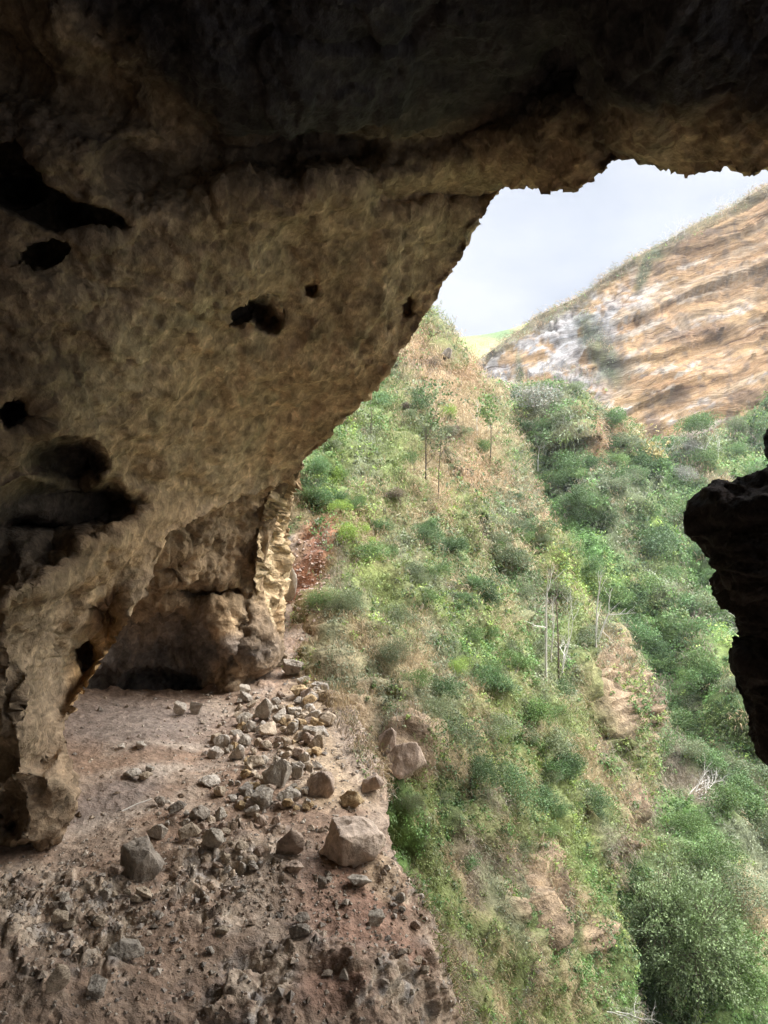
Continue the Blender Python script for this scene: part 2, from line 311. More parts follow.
def roof_color(v, n, x, y, d):
    c = np.tile(np.array([.35, .245, .15]), (len(v), 1))
    a = fbm(v, 2.5, 5); b = fbm(v, .8, 4, off=7.)
    c = blend(c, (.38, .29, .19), sstep(a, -.05, .35)); c = blend(c, (.18, .12, .07), sstep(-a, .05, .4) * .7)
    c = blend(c, (.25, .20, .12), sstep(b, .1, .4) * .6); c = blend(c, (.25,.23,.12), sstep(fbm(v, 1.7, 4, off=12), .12, .4) * .25)
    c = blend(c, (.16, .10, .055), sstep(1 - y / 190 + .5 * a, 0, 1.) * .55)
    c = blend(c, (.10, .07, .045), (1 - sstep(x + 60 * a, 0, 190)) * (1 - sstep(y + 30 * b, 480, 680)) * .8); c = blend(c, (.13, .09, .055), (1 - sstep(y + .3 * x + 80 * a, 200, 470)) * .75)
    # soot on the high roof, dark patches beside it
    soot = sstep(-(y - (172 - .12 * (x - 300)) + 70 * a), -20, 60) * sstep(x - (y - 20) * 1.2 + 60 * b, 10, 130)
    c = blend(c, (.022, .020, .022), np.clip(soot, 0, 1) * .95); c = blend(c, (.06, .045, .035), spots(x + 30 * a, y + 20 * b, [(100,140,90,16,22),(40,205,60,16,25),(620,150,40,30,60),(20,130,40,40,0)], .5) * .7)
    c = blend(c, (.028, .024, .022), spots(x + 12 * a, y + 12 * b, [(66,460,37,22,4),(62,509,68,27,-5),(10,550,50,30,-8),(15,413,18,15,0),(250,313,22,12,-25)], .25) * .85)  # hollows painted near black: their shade is put into the rock colour
    c = blend(c, (.19, .145, .10), spots(x + 30 * a, y, [(30,700,60,150,0),(110,640,40,90,35),(40,800,60,60,0)], .4) * .7)
    c = blend(c, (.36, .22, .09), spots(x, y + 20 * b, [(92,655,20,55,20)], .4) * .7)
    ck = worley(v * [1.2, .75, 1.1] + fbm(v, .4, 3)[:, None] * .2, .4, off=6.); c = c * (1 - .3 * np.clip(1 - (ck[1] - ck[0]) / .09, 0, 1) * sstep(fbm(v, 1., 3, off=60.), -.1, .2))[:, None]
    return c * (1.25 + .7 * fbm(v, .25, 3, off=4.) + .5 * sstep(fbm(v, .12, 3, off=14.), 0, .4) - .45 * sstep(fbm(v, .2, 4, .6, off=44.), .12, .4))[:, None]
rx = axis(-1600, -60, 830, 2400, 3.0); ry = axis(-1800, -40, 870, 1800, 3.0)
RINGS = [(1.5, .4), (5, 1.2), (14, 3.0), (45, 6.0)]
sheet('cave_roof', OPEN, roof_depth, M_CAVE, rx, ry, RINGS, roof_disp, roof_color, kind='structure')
# the cave closes round and behind the viewpoint
th = np.linspace(0, 2 * np.pi, 73); ph = np.linspace(math.radians(56), math.pi, 40)
T, H = np.meshgrid(th, ph); D = np.stack([np.cos(T) * np.sin(H), np.cos(H), np.sin(T) * np.sin(H)], -1).reshape(-1, 3)
R = 17 + 2.5 * fbm(D * 6, 1.0, 4); v = D * R[:, None]; i = np.arange(39)[:, None] * 73 + np.arange(72)[None]
f = np.stack([i, i + 1, i + 74, i + 73], -1).reshape(-1, 4)
Dc = D[f].mean(1); f = f[~((Dc[:, 0] > .42) & (Dc[:, 1] > -.5) & (Dc[:, 2] > -.5) & (Dc[:, 2] < .6))]      # unseen gap cut on the right to let more light onto the ledge
obj('cave_wall', mesh_from('cave_wall', v, f, M_CAVE, np.tile([.13, .105, .08], (len(v), 1))), kind='structure')

# ------------------------------------------------------------------ back wall of the alcove
ALC = [(330,420),(310,450),(302,462),(297,480),(289,484),(281,505),(276,522),(270,542),(265,562),(263,585),(266,605),(272,622),(282,640),(284,655),
       (276,668),(262,676),(250,682),(240,694),(225,702),(212,706),(196,712),(180,712),(160,716),(140,714),(120,712),(100,708),(80,706),(40,740),(0,760),(-20,600),(60,480),(160,440),(260,400)]
alc_d = inv([(300,465,18.6),(285,490,19.4),(270,540,20.2),(265,600,20.6),(282,655,21.0),(250,680,20.0),(240,600,19.8),(225,640,19.2),(212,700,18.9),
             (195,600,19.4),(200,680,19.8),(180,705,19.0),(150,600,18.8),(150,690,19.2),(110,640,18.6),(100,700,18.2),(120,705,18.4),(200,520,17.8),(160,550,17.2),(60,600,17.6),(40,720,17),(100,450,15.5),(240,450,17.0)], 13, 24)
def alc_depth(x, y):
    d = alc_d(x, y); wx = fbm(P(x, y, d), 1.2, 3) * 8
    d = d + .8 * spots(x + wx, y + wx, [(150,672,76,48,8)], .7) + 1.3 * spots(x + wx, y, [(196,690,18,12,10)], .5) + 1.0 * spots(x + wx, y + wx, [(150,694,66,20,4)], .5) + .5 * spots(x + wx, y, [(240,632,8,22,5)], .6)
    d = d - .35 * spots(x + wx * .8, y, [(219,660,14,60,3)], .8) * .4 - .25 * spots(x, y, [(268,640,18,40,-5)], .7)
    return d + .6 * spots(x + wx, y + wx, [(170,560,14,10,-30),(200,590,40,9,6)], .4)
def alc_color(v, n, x, y, d):
    a = fbm(v, 1.6, 5, off=2.); b = fbm(v * [1, 1, .3], .7, 4, off=5.)
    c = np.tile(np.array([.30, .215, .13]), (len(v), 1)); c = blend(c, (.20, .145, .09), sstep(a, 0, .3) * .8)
    c = blend(c, (.19, .165, .145), spots(x + a * 20, y + a * 16, [(140,668,62,44,8),(185,640,45,24,5),(205,650,14,40,0)], .4) * .9)
    c = blend(c, (.44, .30, .17), spots(x + a * 10, y + b * 20, [(221,640,7,50,4)], .8) * .6); c = blend(c, (.17, .125, .085), spots(x + a * 8, y + a * 20, [(262,650,24,40,-4)], .4) * .8)
    c = blend(c, (.11, .095, .085), spots(x + a * 20, y + b * 20, [(150,690,80,26,6),(215,650,60,10,0)], .6) * .75)  # shade of the low recess painted dark into the wall colour
    return c * (.95 + 1.0 * b[:, None] + .5 * fbm(v, .2, 4, .6, off=3.)[:, None]) 
ax = axis(-40, 40, 330, 340, 2.0); ay = axis(400, 440, 730, 770, 2.0)
def alc_disp(v, n, x, y, d, e):
    k = .4 + .6 * sstep(e, 0, 14)
    q = rock_disp(v, n, .35, .24, .16, 4.1, (1.2, 1.2, .7)); q = q + n * (fbm(v * [1, 1, .5], .35, 5, .6, True) * .14)[:, None]
    return v + (q - v) * k[:, None]
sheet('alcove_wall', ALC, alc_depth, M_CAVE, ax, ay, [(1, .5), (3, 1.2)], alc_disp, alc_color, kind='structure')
# the ochre outer face of the cave mouth, turned to the daylight
FACE = [(303,462),(299,470),(297,482),(293,492),(291,505),(289,520),(287,540),(286,560),(285,580),(284,600),(284,620),(284,645),(282,668),(270,668),(255,640),(255,560),(262,520),(270,490),(290,465)]
face_d = inv([(300,465,19.5),(292,495,21.5),(287,540,23.0),(285,600,23.5),(284,650,22.0),(270,500,19.6),(262,560,20.6),(262,610,21.0),(270,650,21.2)], 18, 26)
def face_color(v, n, x, y, d):
    b = fbm(v * [1, 1, .2], .5, 4, off=1.); c = np.tile(np.array([.42, .31, .18]), (len(v), 1))
    c = blend(c, (.52, .40, .25), sstep(b, .0, .3)); c = blend(c, (.30, .19, .10), sstep(-b, .08, .3) * .7)
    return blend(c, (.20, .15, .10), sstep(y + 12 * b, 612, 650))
def face_disp(v, n, x, y, d, e): return rock_disp(v, n, .3, .5, .2, 8.1, (1.6, 1.6, .6)) + np.stack([fbm(v, .5, 4, .6, off=j_) for j_ in (1., 2., 3.)], 1) * .22
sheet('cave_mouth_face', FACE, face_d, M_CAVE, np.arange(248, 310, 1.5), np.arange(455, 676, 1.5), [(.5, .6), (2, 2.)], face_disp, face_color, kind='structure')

# ------------------------------------------------------------------ ledge / cave floor
LEDGE = [(-400,900),(-100,740),(60,690),(100,690),(200,690),(235,672),(262,655),(284,625),(288,600),(292,588),(303,600),(312,615),(325,630),(335,650),(345,675),(352,700),(362,730),(372,752),(384,770),
         (388,790),(386,815),(392,850),(402,872),(418,893),(428,915),(438,945),(447,965),(452,985),(462,1010),(470,1050),(480,1150),(480,1500),(-400,1500)]
led_d = inv([(100,700,18.6),(200,700,19.2),(150,740,16.0),(60,780,13.9),(40,850,12.0),(100,830,12.7),(230,690,20.0),(260,665,21.5),(290,640,23.0),(292,600,26.0),(310,620,24.0),
             (300,690,19.6),(250,740,16.6),(340,700,18.8),(200,800,13.8),(300,790,14.0),(360,770,15.2),(385,790,14.8),(340,850,12.3),(380,850,12.5),(300,850,12.1),(200,840,12.4),(120,850,12.1),
             (60,900,10.9),(0,900,10.6),(200,890,11.2),(300,900,11.1),(400,880,11.9),(200,960,9.9),(330,960,10.1),(430,940,11.2),(100,1000,9.1),(0,1000,8.8),(250,1024,9.1),(400,1024,9.8),(460,1024,11.0),
             (200,1400,9.8),(0,1400,9.5),(450,1400,10.6),(-300,900,10.5),(-300,1400,9)], 7, 32)
def led_depth(x, y):
    d = led_d(x, y); p = P(x, y, d); q = p * [1, 1, 1]
    return d
def led_rough(x, y, v=None):
    """how rocky (1) or trodden (0) the ledge is"""
    r = sstep(y - (868 + 14 * np.sin(x / 37.) - 34 * np.exp(-((x - 240) / 62.) ** 2) ), -14, 26)
    r = np.maximum(r, spots(x, y, [(240,842,56,18,-5),(30,905,70,40,0)], .4) * .8)
    r = r * (1 - .75 * spots(x, y, [(352,905,52,42,35),(325,870,40,28,0)], .4))
    r = np.maximum(r, .4 * spots(x, y, [(300,710,66,80,-20),(330,760,52,50,0)], .4))
    r = np.maximum(r, .7 * sstep(y, 975, 1010))
    if v is not None: r = r * (.25 + .75 * sstep(fbm(v, 1.5, 4, .55, off=51.), -.16, .12))
    return r
def led_disp(v, n, x, y, d, e):
    r = led_rough(x, y, v)
    up = np.tile([0, 0, 1.], (len(v), 1))
    soft = fbm(v, 1.8, 4, .5, off=6.) * .16 + fbm(v, .35, 4, .55, off=2.) * .035
    f1, f2, i1 = worley(v + fbm(v, .5, 3)[:, None] * .4, .55, off=2.); g1, g2, i2 = worley(v + fbm(v, .2, 2)[:, None] * .15, .2, off=8.)
    h1, h2, i3 = worley(v, .09, off=3.)
    rock = (rock_disp(v, n, .0, .26, .06, 5., (1.2, 1.2, .8), crack=.1) - v); rock = (rock * n).sum(1) + fbm(v * [1, 1, .6], 1.0, 4, .5, False, 3.) * .3
    return v + up * (soft * (1 - .3 * r))[:, None] + n * (rock * r * (.35 + .65 * sstep(e, 0, 10)))[:, None] + np.stack([fbm(v, .5, 4, .6, off=k_) for k_ in (3., 5., 7.)], 1) * (.2 * (1 - sstep(e, 0, 12)))[:, None] + up * (np.where(i3 > 9., .05, 0) * (1 - r) * sstep(fbm(v, 1.2, 3), -.1, .3))[:, None]
def led_color(v, n, x, y, d):
    r = led_rough(x, y, v); a = fbm(v, 1.3, 5, off=4.); b = fbm(v, .35, 4, off=9.); g = fbm(v * [.6, 1, 2.2], .5, 5, .6, off=19.)
    c = np.tile(np.array([.27, .185, .13]), (len(v), 1)); c = blend(c, (.35, .275, .21), sstep(a, -.05, .3) * .8)
    c = blend(c, (.23, .19, .165), spots(x + 20 * a, y, [(130,722,90,26,0),(110,800,60,18,-25)], .5) * .8)
    c = blend(c, (.46, .39, .32), spots(x + 16 * a, y + 8 * b, [(115,818,72,8,-20),(160,770,80,5,-6),(180,745,60,4,0)], .6) * .55)
    steep = 1 - sstep(n[:, 2], .35, .75)
    rc = blend(np.tile(np.array([.50, .40, .30]), (len(v), 1)), (.38, .345, .31), sstep(b, 0, .3)); rc = blend(rc, (.46, .39, .31), sstep(g, .1, .4)); rc = blend(rc, (.24, .195, .16), sstep(-g, .15, .45) * .4)
    c = blend(c, rc, np.clip(r * (.25 + steep + .6 * sstep(g, -.15, .1)), 0, 1))
    c = blend(c, (.30,.17,.12), spots(x, y, [(350,905,60,50,30),(330,990,30,26,0),(400,950,30,16,50)], .5) * (1 - steep) * .6)
    c = blend(c, (.46, .35, .23), spots(x + 14 * a, y + 14 * b, [(322,735,34,60,-20),(340,790,40,20,0),(380,880,26,14,50)], .5) * .7)
    c = blend(c, (.30, .24, .20), spots(x, y, [(345,720,16,60,-14)], .5) * .6)
    c = blend(c, (.10, .14, .05), sstep(fbm(v, 1.1, 4, off=31), .22, .4) * r * spots(x, y, [(130,1000,120,40,0)], .5) * .6)
    return np.clip(c * (1 + .6 * fbm(v, .12, 3, off=4.)[:, None]), .01, .8)
lx = axis(-400, -10, 480, 480, 1.8); ly = axis(580, 588, 1034, 1500, 1.8)
led = sheet('ledge_ground', LEDGE, led_depth, M_FLOOR, lx, ly, [(1, .5), (3, 1.5), (10, 4)], led_disp, led_color, kind='structure')

PAL = np.array([(.43,.33,.19), (.20,.25,.075), (.12,.225,.055), (.075,.14,.04), (.27,.37,.08), (.22,.245,.14), (.45,.30,.17), (.27,.215,.155)])
TAN, GRN, VINE, DEEP, LIME, OLIVE, RUST, BROWN = range(8)
def cover_w(p, pp, d, base, zones, scale=1.0):
    n = len(p); W = np.tile(np.array(base, float), (n, 1)); wx = fbm(p, 4. * scale, 3, off=41.) * 26
    for (a, b, rx, ry, an, kd, wt) in zones: W[:, kd] += wt * spots(pp[:, 0] + wx, pp[:, 1] + wx * .6, [(a, b, rx, ry, an)], .45)
    q = p * np.clip(25 / d, .35, 1.4)[:, None]; t_ = unit_(np.array([.55, -.45, -.70])); q = q - .45 * (q @ t_)[:, None] * t_
    for k in range(8): W[:, k] *= np.exp(7.5 * fbm(q, 1.7, 3, .5, off=13. * k + 5))
    return W / W.sum(1, keepdims=True)
def cover(p, pp, d, base, zones, rng, scale=1.0):
    """which plant grows where: weights per kind, broken into patches"""
    c = np.cumsum(cover_w(p, pp, d, base, zones, scale), 1); return (rng.random(len(p))[:, None] * c[:, -1:] > c).sum(1)
HBASE = (1.1,1.9,1.1,.3,.35,.9,.1,.3); VBASE = (.2,1.2,3.0,.8,.3,.7,.05,.2)
HZ = [(455,400,60,80,-40,TAN,16),(480,450,60,60,-40,TAN,10),(520,490,50,26,30,RUST,12),(440,370,26,40,-40,RUST,12),(430,345,18,24,0,RUST,14),(380,420,30,50,-30,VINE,5),(330,480,50,50,0,VINE,4),(330,470,50,30,0,OLIVE,2),(400,540,90,50,0,GRN,3),
      (340,530,40,40,0,LIME,1.2),(350,620,50,40,0,OLIVE,5),(360,660,50,60,0,TAN,3),(380,640,60,50,0,OLIVE,3),(400,700,60,40,-20,OLIVE,4),(360,710,30,50,0,BROWN,6),(395,780,24,20,0,GRN,4),(395,790,24,20,0,VINE,2),(410,850,26,80,-25,VINE,2.5),(425,860,30,70,-25,GRN,5),(470,760,60,50,0,DEEP,1.5),
      (490,860,40,60,-15,BROWN,5),(480,960,50,80,0,TAN,4),(500,930,60,80,0,BROWN,3),(550,860,30,90,-12,GRN,4),(560,940,40,90,0,TAN,4),(575,860,24,90,-12,LIME,.9),(480,680,14,40,-30,LIME,3),(520,610,50,50,0,VINE,3),(450,590,80,50,0,DEEP,1.2),(560,640,40,50,-35,OLIVE,3),
      (600,650,24,60,-35,GRN,4),(620,680,12,60,-30,VINE,3),(600,700,26,40,0,TAN,4),(610,740,26,40,0,BROWN,5),(560,740,40,60,0,GRN,3),(530,700,30,40,0,VINE,3),(430,900,18,50,-25,GRN,4),(320,575,22,40,0,BROWN,1)]
VZ = [(578,545,16,70,-38,VINE,60),(620,600,20,60,-38,VINE,20),(690,690,40,60,-35,VINE,6),(700,770,50,30,30,BROWN,6),(730,880,60,60,0,OLIVE,5),(590,480,60,60,0,OLIVE,3),(570,410,40,24,0,OLIVE,4),(690,440,70,16,0,OLIVE,5),(650,500,60,60,0,DEEP,3),(700,600,60,60,0,DEEP,2),
      (740,620,40,40,0,BROWN,3),(740,440,40,30,0,GRN,5),(720,720,40,40,0,GRN,4),(670,960,70,80,0,DEEP,3),(595,440,26,18,0,RUST,4),(740,940,40,60,0,TAN,2)]
def bare(x, y):
    r = 1 - .94 * spots(x, y, [(300,575,26,46,4),(404,752,26,30,0),(608,705,22,50,-20),(537,900,19,44,-10),(576,940,14,18,0),(598,830,9,44,8),(488,905,9,24,0),(560,800,7,30,-10)], .35)
    return r * (1 - .85 * spots(x, y, [(345,735,30,50,-20),(447,352,7,18,-50),(318,640,16,24,0)], .4))
# ------------------------------------------------------------------ near hillside
HILL = [(290,330),(380,300),(420,312),(430,320),(438,334),(447,346),(458,357),(470,372),(484,384),(497,398),(505,430),(520,470),(535,503),(550,538),(566,575),(590,607),(612,648),(628,680),(638,715),(642,750),(638,790),
        (632,830),(622,868),(606,900),(610,930),(617,960),(625,1000),(632,1060),(640,1200),(650,1500),(200,1500),(200,1000),(180,600),(200,450)]
hill_d = inv([(300,470,31),(285,500,29),(285,560,27.5),(285,640,26),(300,560,27.5),(300,600,26.2),(320,620,24.5),(340,680,20.5),(360,720,18.8),(400,750,18.0),(400,850,16.5),(380,800,16.6),(430,900,16.2),(450,950,16),(480,1024,16),
              (300,400,48),(350,420,46),(400,400,52),(420,330,66),(432,322,70),(450,350,74),(497,400,76),(450,500,43),(400,500,37),(350,500,34),(500,450,62),(535,500,60),(400,600,28),(350,600,26),(470,730,22.5),(430,700,21.5),(440,650,25.5),
              (500,650,33),(540,560,50),(500,560,43),(565,575,55),(530,700,30),(530,800,24.5),(500,850,20.5),(500,950,18.0),(560,1000,21),(590,900,26.5),(560,850,25),(600,700,40),(612,648,46),(640,720,47),(640,790,40),(600,800,32),(580,760,33),
              (622,868,33),(606,900,28.5),(617,960,26),(630,1024,25),(560,1400,17),(300,1400,15),(640,1400,20),(250,800,19),(250,1000,17)], 12, 90)
def hill_depth(x, y):
    d = hill_d(x, y); k = d / 30
    wx = fbm(P(x, y, d), 6., 3, off=3.) * 18
    d = d + 1.0 * k * spots(x + wx, y, [(375,690,14,60,-20),(560,800,10,90,-12),(590,860,14,50,-5),(470,560,16,80,-35),(420,470,14,70,-35),(450,790,26,30,-30),(520,870,14,70,-8)], .6)
    return d - 1.4 * k * spots(x + wx, y, [(408,752,22,22,0),(613,715,20,50,-20),(536,905,14,40,-10),(440,360,16,20,40)], .6)
def domes(v, size, off=0.):
    """rounded bush-like mounds, uneven in size and height"""
    s_ = float(np.median(size)); bins = [s_ * .5, s_ * .75, s_, s_ * 1.35]; r = 0; W = 0
    q = v + np.stack([fbm(v, s_ * .7, 3, off=off + k) for k in (1., 2., 3.)], 1) * s_ * .35
    for b in bins:
        f1, _, idn = worley(q, b * 1.3, off=off); h = np.clip(1 - (f1 / .75) ** 2, 0, 1) * b * .75 * (.25 + idn); w_ = np.exp(-(np.log(size / b) / .22) ** 2) + 1e-6; r = r + h * w_; W = W + w_
    return r / W
def hill_disp(v, n, x, y, d, e):
    k = np.clip(d / 30, .5, 2.4)
    a = fbm(v, 6., 4, .5) * 1.0 * k + fbm(v, 1.6, 4, .55, off=4.) * .75 * k + np.abs(fbm(v * [1, 1, .4], 2.5, 3, off=8.)) * .8 * k
    a = a + domes(v, 2.0 * np.clip(d / 38, .45, 1.6)) + domes(v, .9 * np.clip(d / 38, .45, 1.6), 7.) * .7
    t_ = np.array([.55, -.45, -.70]); t_ = t_ / np.linalg.norm(t_); q = v - .78 * (v @ t_)[:, None] * t_; a = a + (fbm(q, 1.6, 4, .55, True, 3.) * .55 + fbm(q, .7, 3, .55, True, 9.) * .22) * k
    rk = spots(x, y, ROCKY, .4); f1, f2, i1 = worley(v * [1, 1, .7], 1.0, off=2.); g1, g2, i2 = worley(v, .35, off=5.)
    a = a * sstep(e, -4, 14) * .8 + rk * ((i1 - .5) * .8 + np.minimum(f2 - f1, .15) * .8 + (i2 - .5) * .35 + fbm(v * [1, 1, .35], .6, 4, .6, True, 66.) * .3) * np.clip(k, .5, 1.4)
    return v + n * a[:, None] - v / np.linalg.norm(v, axis=1)[:, None] * 0
ROCKY = [(408,752,20,24,0),(402,735,18,30,0),(612,712,18,44,-20),(600,660,14,22,-20),(536,905,22,44,-10),(575,940,12,14,0),(490,905,8,18,0),(232,700,1,1,0),(447,352,9,22,-50),(610,740,18,30,0),(295,580,9,30,5),(520,960,30,40,0),(598,830,10,46,8),(488,905,9,26,0),(560,800,8,30,-10)]
def hill_color(v, n, x, y, d):
    a = fbm(v, 5., 5, off=1.); b = fbm(v, 1.4, 5, off=6.)
    c = np.tile(np.array([.15, .125, .065]), (len(v), 1)); c = blend(c, (.27, .19, .11), sstep(a, .0, .3)); c = blend(c, (.07, .08, .035), sstep(b, .05, .3) * .7)
    c = blend(c, (.30, .145, .085), spots(x + 6 * b, y + 10 * b, [(312,570,20,42,4),(300,600,26,14,0)], .4)); c = blend(c, (.36, .34, .33), spots(x + 5 * b, y, [(290,578,7,26,5)], .4) * .8)
    c = blend(c, (.33, .24, .155), spots(x + 8 * b, y + 8 * b, ROCKY + [(350,720,24,50,-20)], .5) * .85); c = blend(c, (.15, .11, .08), spots(x, y, ROCKY, .5) * sstep(fbm(v * [1, 1, .35], .8, 4, .6, True, 6.), .35, .7) * .6)
    c = blend(c, (.40, .27, .12), spots(x + 8 * b, y + 8 * b, [(432,340,16,22,45)], .5) * .6)
    veg = (cover_w(v, proj(v)[0], d, HBASE, HZ) @ PAL) * .6; m = np.clip(bare(x, y) * 1.1 - .1, 0, 1) * .85; c = c * (1 - m[:, None]) + veg * m[:, None]
    return np.clip(c * (1 + .5 * b[:, None]), .01, .7)
hill = sheet('near_hillside', HILL, hill_depth, M_HILL, axis(200, 262, 650, 650, 2.5), axis(300, 310, 1034, 1500, 2.5), [(1, 1), (4, 4), (14, 12), (60, 30)], hill_disp, hill_color, kind='structure')

# ------------------------------------------------------------------ far valley slope
VAL = [(470,395),(497,396),(510,388),(525,386),(540,388),(560,392),(580,400),(597,412),(612,428),(628,440),(645,445),(665,446),(685,446),(700,440),(715,432),(735,424),(752,414),(768,406),(850,370),(1100,340),(2600,340),(2600,1500),(560,1500),(560,1000),(560,800),(500,600),(470,500)]
val_d = inv([(500,395,98),(520,390,98),(570,420,84),(570,400,88),(540,440,86),(610,430,90),(640,445,104),(700,445,106),(768,410,110),(560,500,74),(545,470,79),(600,470,80),(600,540,68),(620,600,63),(650,560,70),(640,500,80),(700,500,88),(700,560,77),(768,600,66),(768,500,84),
             (640,700,58),(700,700,54),(768,800,43),(700,800,43),(650,850,37),(640,900,33),(650,1000,29),(700,900,35),(700,1000,29),(768,1000,30),(768,900,36),(1100,500,85),(1300,900,50),(1000,1300,28),(700,1400,22)], 18, 130)
def val_depth(x, y):
    d = val_d(x, y); wx = fbm(P(x, y, d), 12., 3, off=5.) * 22
    d = d + 1.5 * spots(x + wx, y, [(580,540,20,70,-38),(530,440,20,60,-25),(640,640,20,60,-30),(690,740,22,60,-32)], .9)
    return d - 4 * spots(x + wx, y, [(578,430,30,34,0),(590,480,22,40,-20),(700,520,30,60,-30),(740,700,20,60,-30),(680,900,60,70,-20)], .7)
def val_disp(v, n, x, y, d, e):
    k = np.clip(d / 60, .4, 1.5); dm = domes(v, 3.6 * np.clip(d / 70, .5, 1.2)) + domes(v, 1.8 * np.clip(d / 70, .5, 1.2), 7.) * .7; a = dm + fbm(v, 11., 4, .5) * 2.0 * k + fbm(v, 3., 4, .55, off=4.) * 1.6 * k
    return v + n * (a * sstep(e, -4, 12))[:, None]
def val_color(v, n, x, y, d):
    a = fbm(v, 8., 5, off=1.); b = fbm(v, 2.4, 5, off=6.)
    c = np.tile(np.array([.075, .09, .04]), (len(v), 1)); c = blend(c, (.055, .105, .035), sstep(a, 0, .3)); c = blend(c, (.20, .15, .09), sstep(b, .12, .35) * .6)
    c = blend(c, (.36, .20, .10), spots(x + 6 * b, y, [(590,440,20,22,20),(572,425,16,12,0)], .5) * .8); c = blend(c, (.28, .23, .18), spots(x, y, [(700,795,38,22,38),(612,470,6,30,0),(730,880,30,10,0)], .5) * .8)
    c = blend(c, (.05, .15, .03), spots(x, y, [(578,545,14,60,-38)], .5))
    veg = (cover_w(v, proj(v)[0], d, VBASE, VZ, 2.) @ PAL) * .6; c = c * .2 + veg * .8
    return np.clip(c * (1 + .5 * b[:, None]), .01, .7)
val = sheet('valley_slope', VAL, val_depth, M_HILL, axis(470, 480, 790, 2650, 3.0), axis(260, 380, 1034, 1500, 3.0), [(1, 2), (4, 8), (14, 20), (40, 40)], val_disp, val_color, kind='structure')

# ------------------------------------------------------------------ far cliff and the green hill behind it
CLF = [(440,380),(455,370),(467,362),(480,360),(490,352),(500,344),(512,336),(522,329),(535,317),(548,311),(562,305),(576,298),(590,290),(602,279),(615,270),(628,261),(640,255),(655,247),(667,241),(675,236),(690,227),(705,220),(722,212),
       (738,203),(752,194),(768,185),(800,168),(900,120),(1100,60),(1500,-20),(1500,600),(430,600)]
clf_d = inv([(455,370,128),(500,345,128),(560,305,130),(640,255,132),(722,212,134),(768,185,135),(500,390,116),(560,400,112),(600,340,120),(600,420,110),(680,440,108),(700,300,124),(768,300,122),(768,400,110),(1200,200,120),(1200,500,105),(500,560,100)], 80, 150)
def clf_disp(v, n, x, y, d, e):
    t = v[:, 2] - .36 * v[:, 0] + 1.8 * fbm(v, 18, 3)
    left = 1 - sstep(x + (y - 330) * .3, 590, 660); wz = fbm(v, 6., 4, .6, off=3.)
    b1 = worley(np.stack([v[:, 0] / 16 + wz * .5, v[:, 1] / 16, t / 3.0 + wz * .12], 1), 1., off=2.); b2 = worley(np.stack([v[:, 0] / 5 + wz * .8, v[:, 1] / 5, t / 1.2 + wz * .15], 1), 1., off=9.)
    f1, f2, i1 = worley(v * [1, 1, .8] + wz[:, None] * 2.5, 5., off=2.); g1, g2, i2 = worley(v * [1, 1, .8] + wz[:, None] * 1.5, 2., off=2.)
    a = ((b1[2] - .5) * 1.8 + (b2[2] - .5) * .45) * (1 - .7 * left) + ((i1 - .5) * 2.0 + (i2 - .5) * .8) * left + fbm(v, 18., 3, .5) * 4.
    return v + n * (a * sstep(e, -6, 10) * .9)[:, None]
def clf_color(v, n, x, y, d):
    t = v[:, 2] - .36 * v[:, 0] + 1.8 * fbm(v, 18, 3); a = fbm(v, 8., 5, off=1.); b = fbm(v, 2.5, 5, .6, off=6.)
    s = fbm(np.stack([v[:, 0] * .05, v[:, 1] * .05, t * .5], 1), 1., 6, .72); r_ = fbm(v * [1, 1, .5], 5., 5, .65, off=16.)
    c = np.tile(np.array([.47, .29, .145]), (len(v), 1)); c = blend(c, (.50, .37, .24), sstep(s, 0, .3)); c = blend(c, (.38, .21, .10), sstep(-s, .08, .35) * .7)
    wz = fbm(v, 6., 4, .6, off=3.); b2 = worley(np.stack([v[:, 0] / 9 + wz * .8, v[:, 1] / 9, t / 1.2 + wz * .15], 1), 1., off=9.)[2]
    c = blend(c, (.55, .36, .17), sstep(b2, .55, .75) * .6); c = blend(c, (.58, .50, .40), sstep(b2, .82, .9) * .8); c = blend(c, (.50, .33, .16), sstep(a, .0, .3) * .6)
    left = 1 - sstep(x + (y - 330) * .25 + 60 * a, 575, 665)
    white = np.clip(left * sstep(r_ + .3 * b, -.12, -.02), 0, 1); white = np.maximum(white, sstep(s + b, .25, .5) * .7 * sstep(y, 250, 330)); white = np.maximum(white, sstep(b, .12, .3) * sstep(-(y - (440 - x * .33)), -10, 30) * .6 * sstep(x, 600, 640))
    c = blend(c, (.50, .50, .49), white * .8); c = blend(c, (.13, .12, .105), sstep(b + .3 * r_, .16, .4) * left * .8)
    c = blend(c, (.20, .13, .085), spots(x + 10 * b, y + 6 * b, [(743,398,22,8,-10),(678,402,10,7,0),(650,425,10,16,0),(700,330,40,5,-10)], .5) * .7)
    # turf along the brink
    xt = np.array([467, 522, 576, 628, 675, 722, 768, 900, 1500]); yt = np.array([362, 329, 298, 261, 236, 212, 185, 120, -20])
    top = 1 - sstep(y - np.interp(x, xt, yt) + 8 * b, 4, 16)
    c = blend(c, (.24, .20, .10), top * .9)
    c = blend(c, (.09, .13, .06), spots(x + 4 * b, y, [(646,266,6,26,22),(655,255,9,7,0),(518,372,4,22,0),(600,350,12,40,-30)], .5) * .8)
    crk = sstep(fbm(np.stack([v[:, 0] * .05, v[:, 1] * .05, t * .55], 1), 1., 3, .5, True, 70.), .62, .8); c = blend(c, (.17, .12, .09), crk * .35 * sstep(fbm(v, 7., 3, off=80.), -.15, .2)); c = blend(c, (.15, .12, .10), sstep(fbm(v * [1, 1, .35], 4., 4, .6, True, 90.), .6, .8) * .55)
    return np.clip(c * (.66 + .4 * b[:, None]), .01, .8)
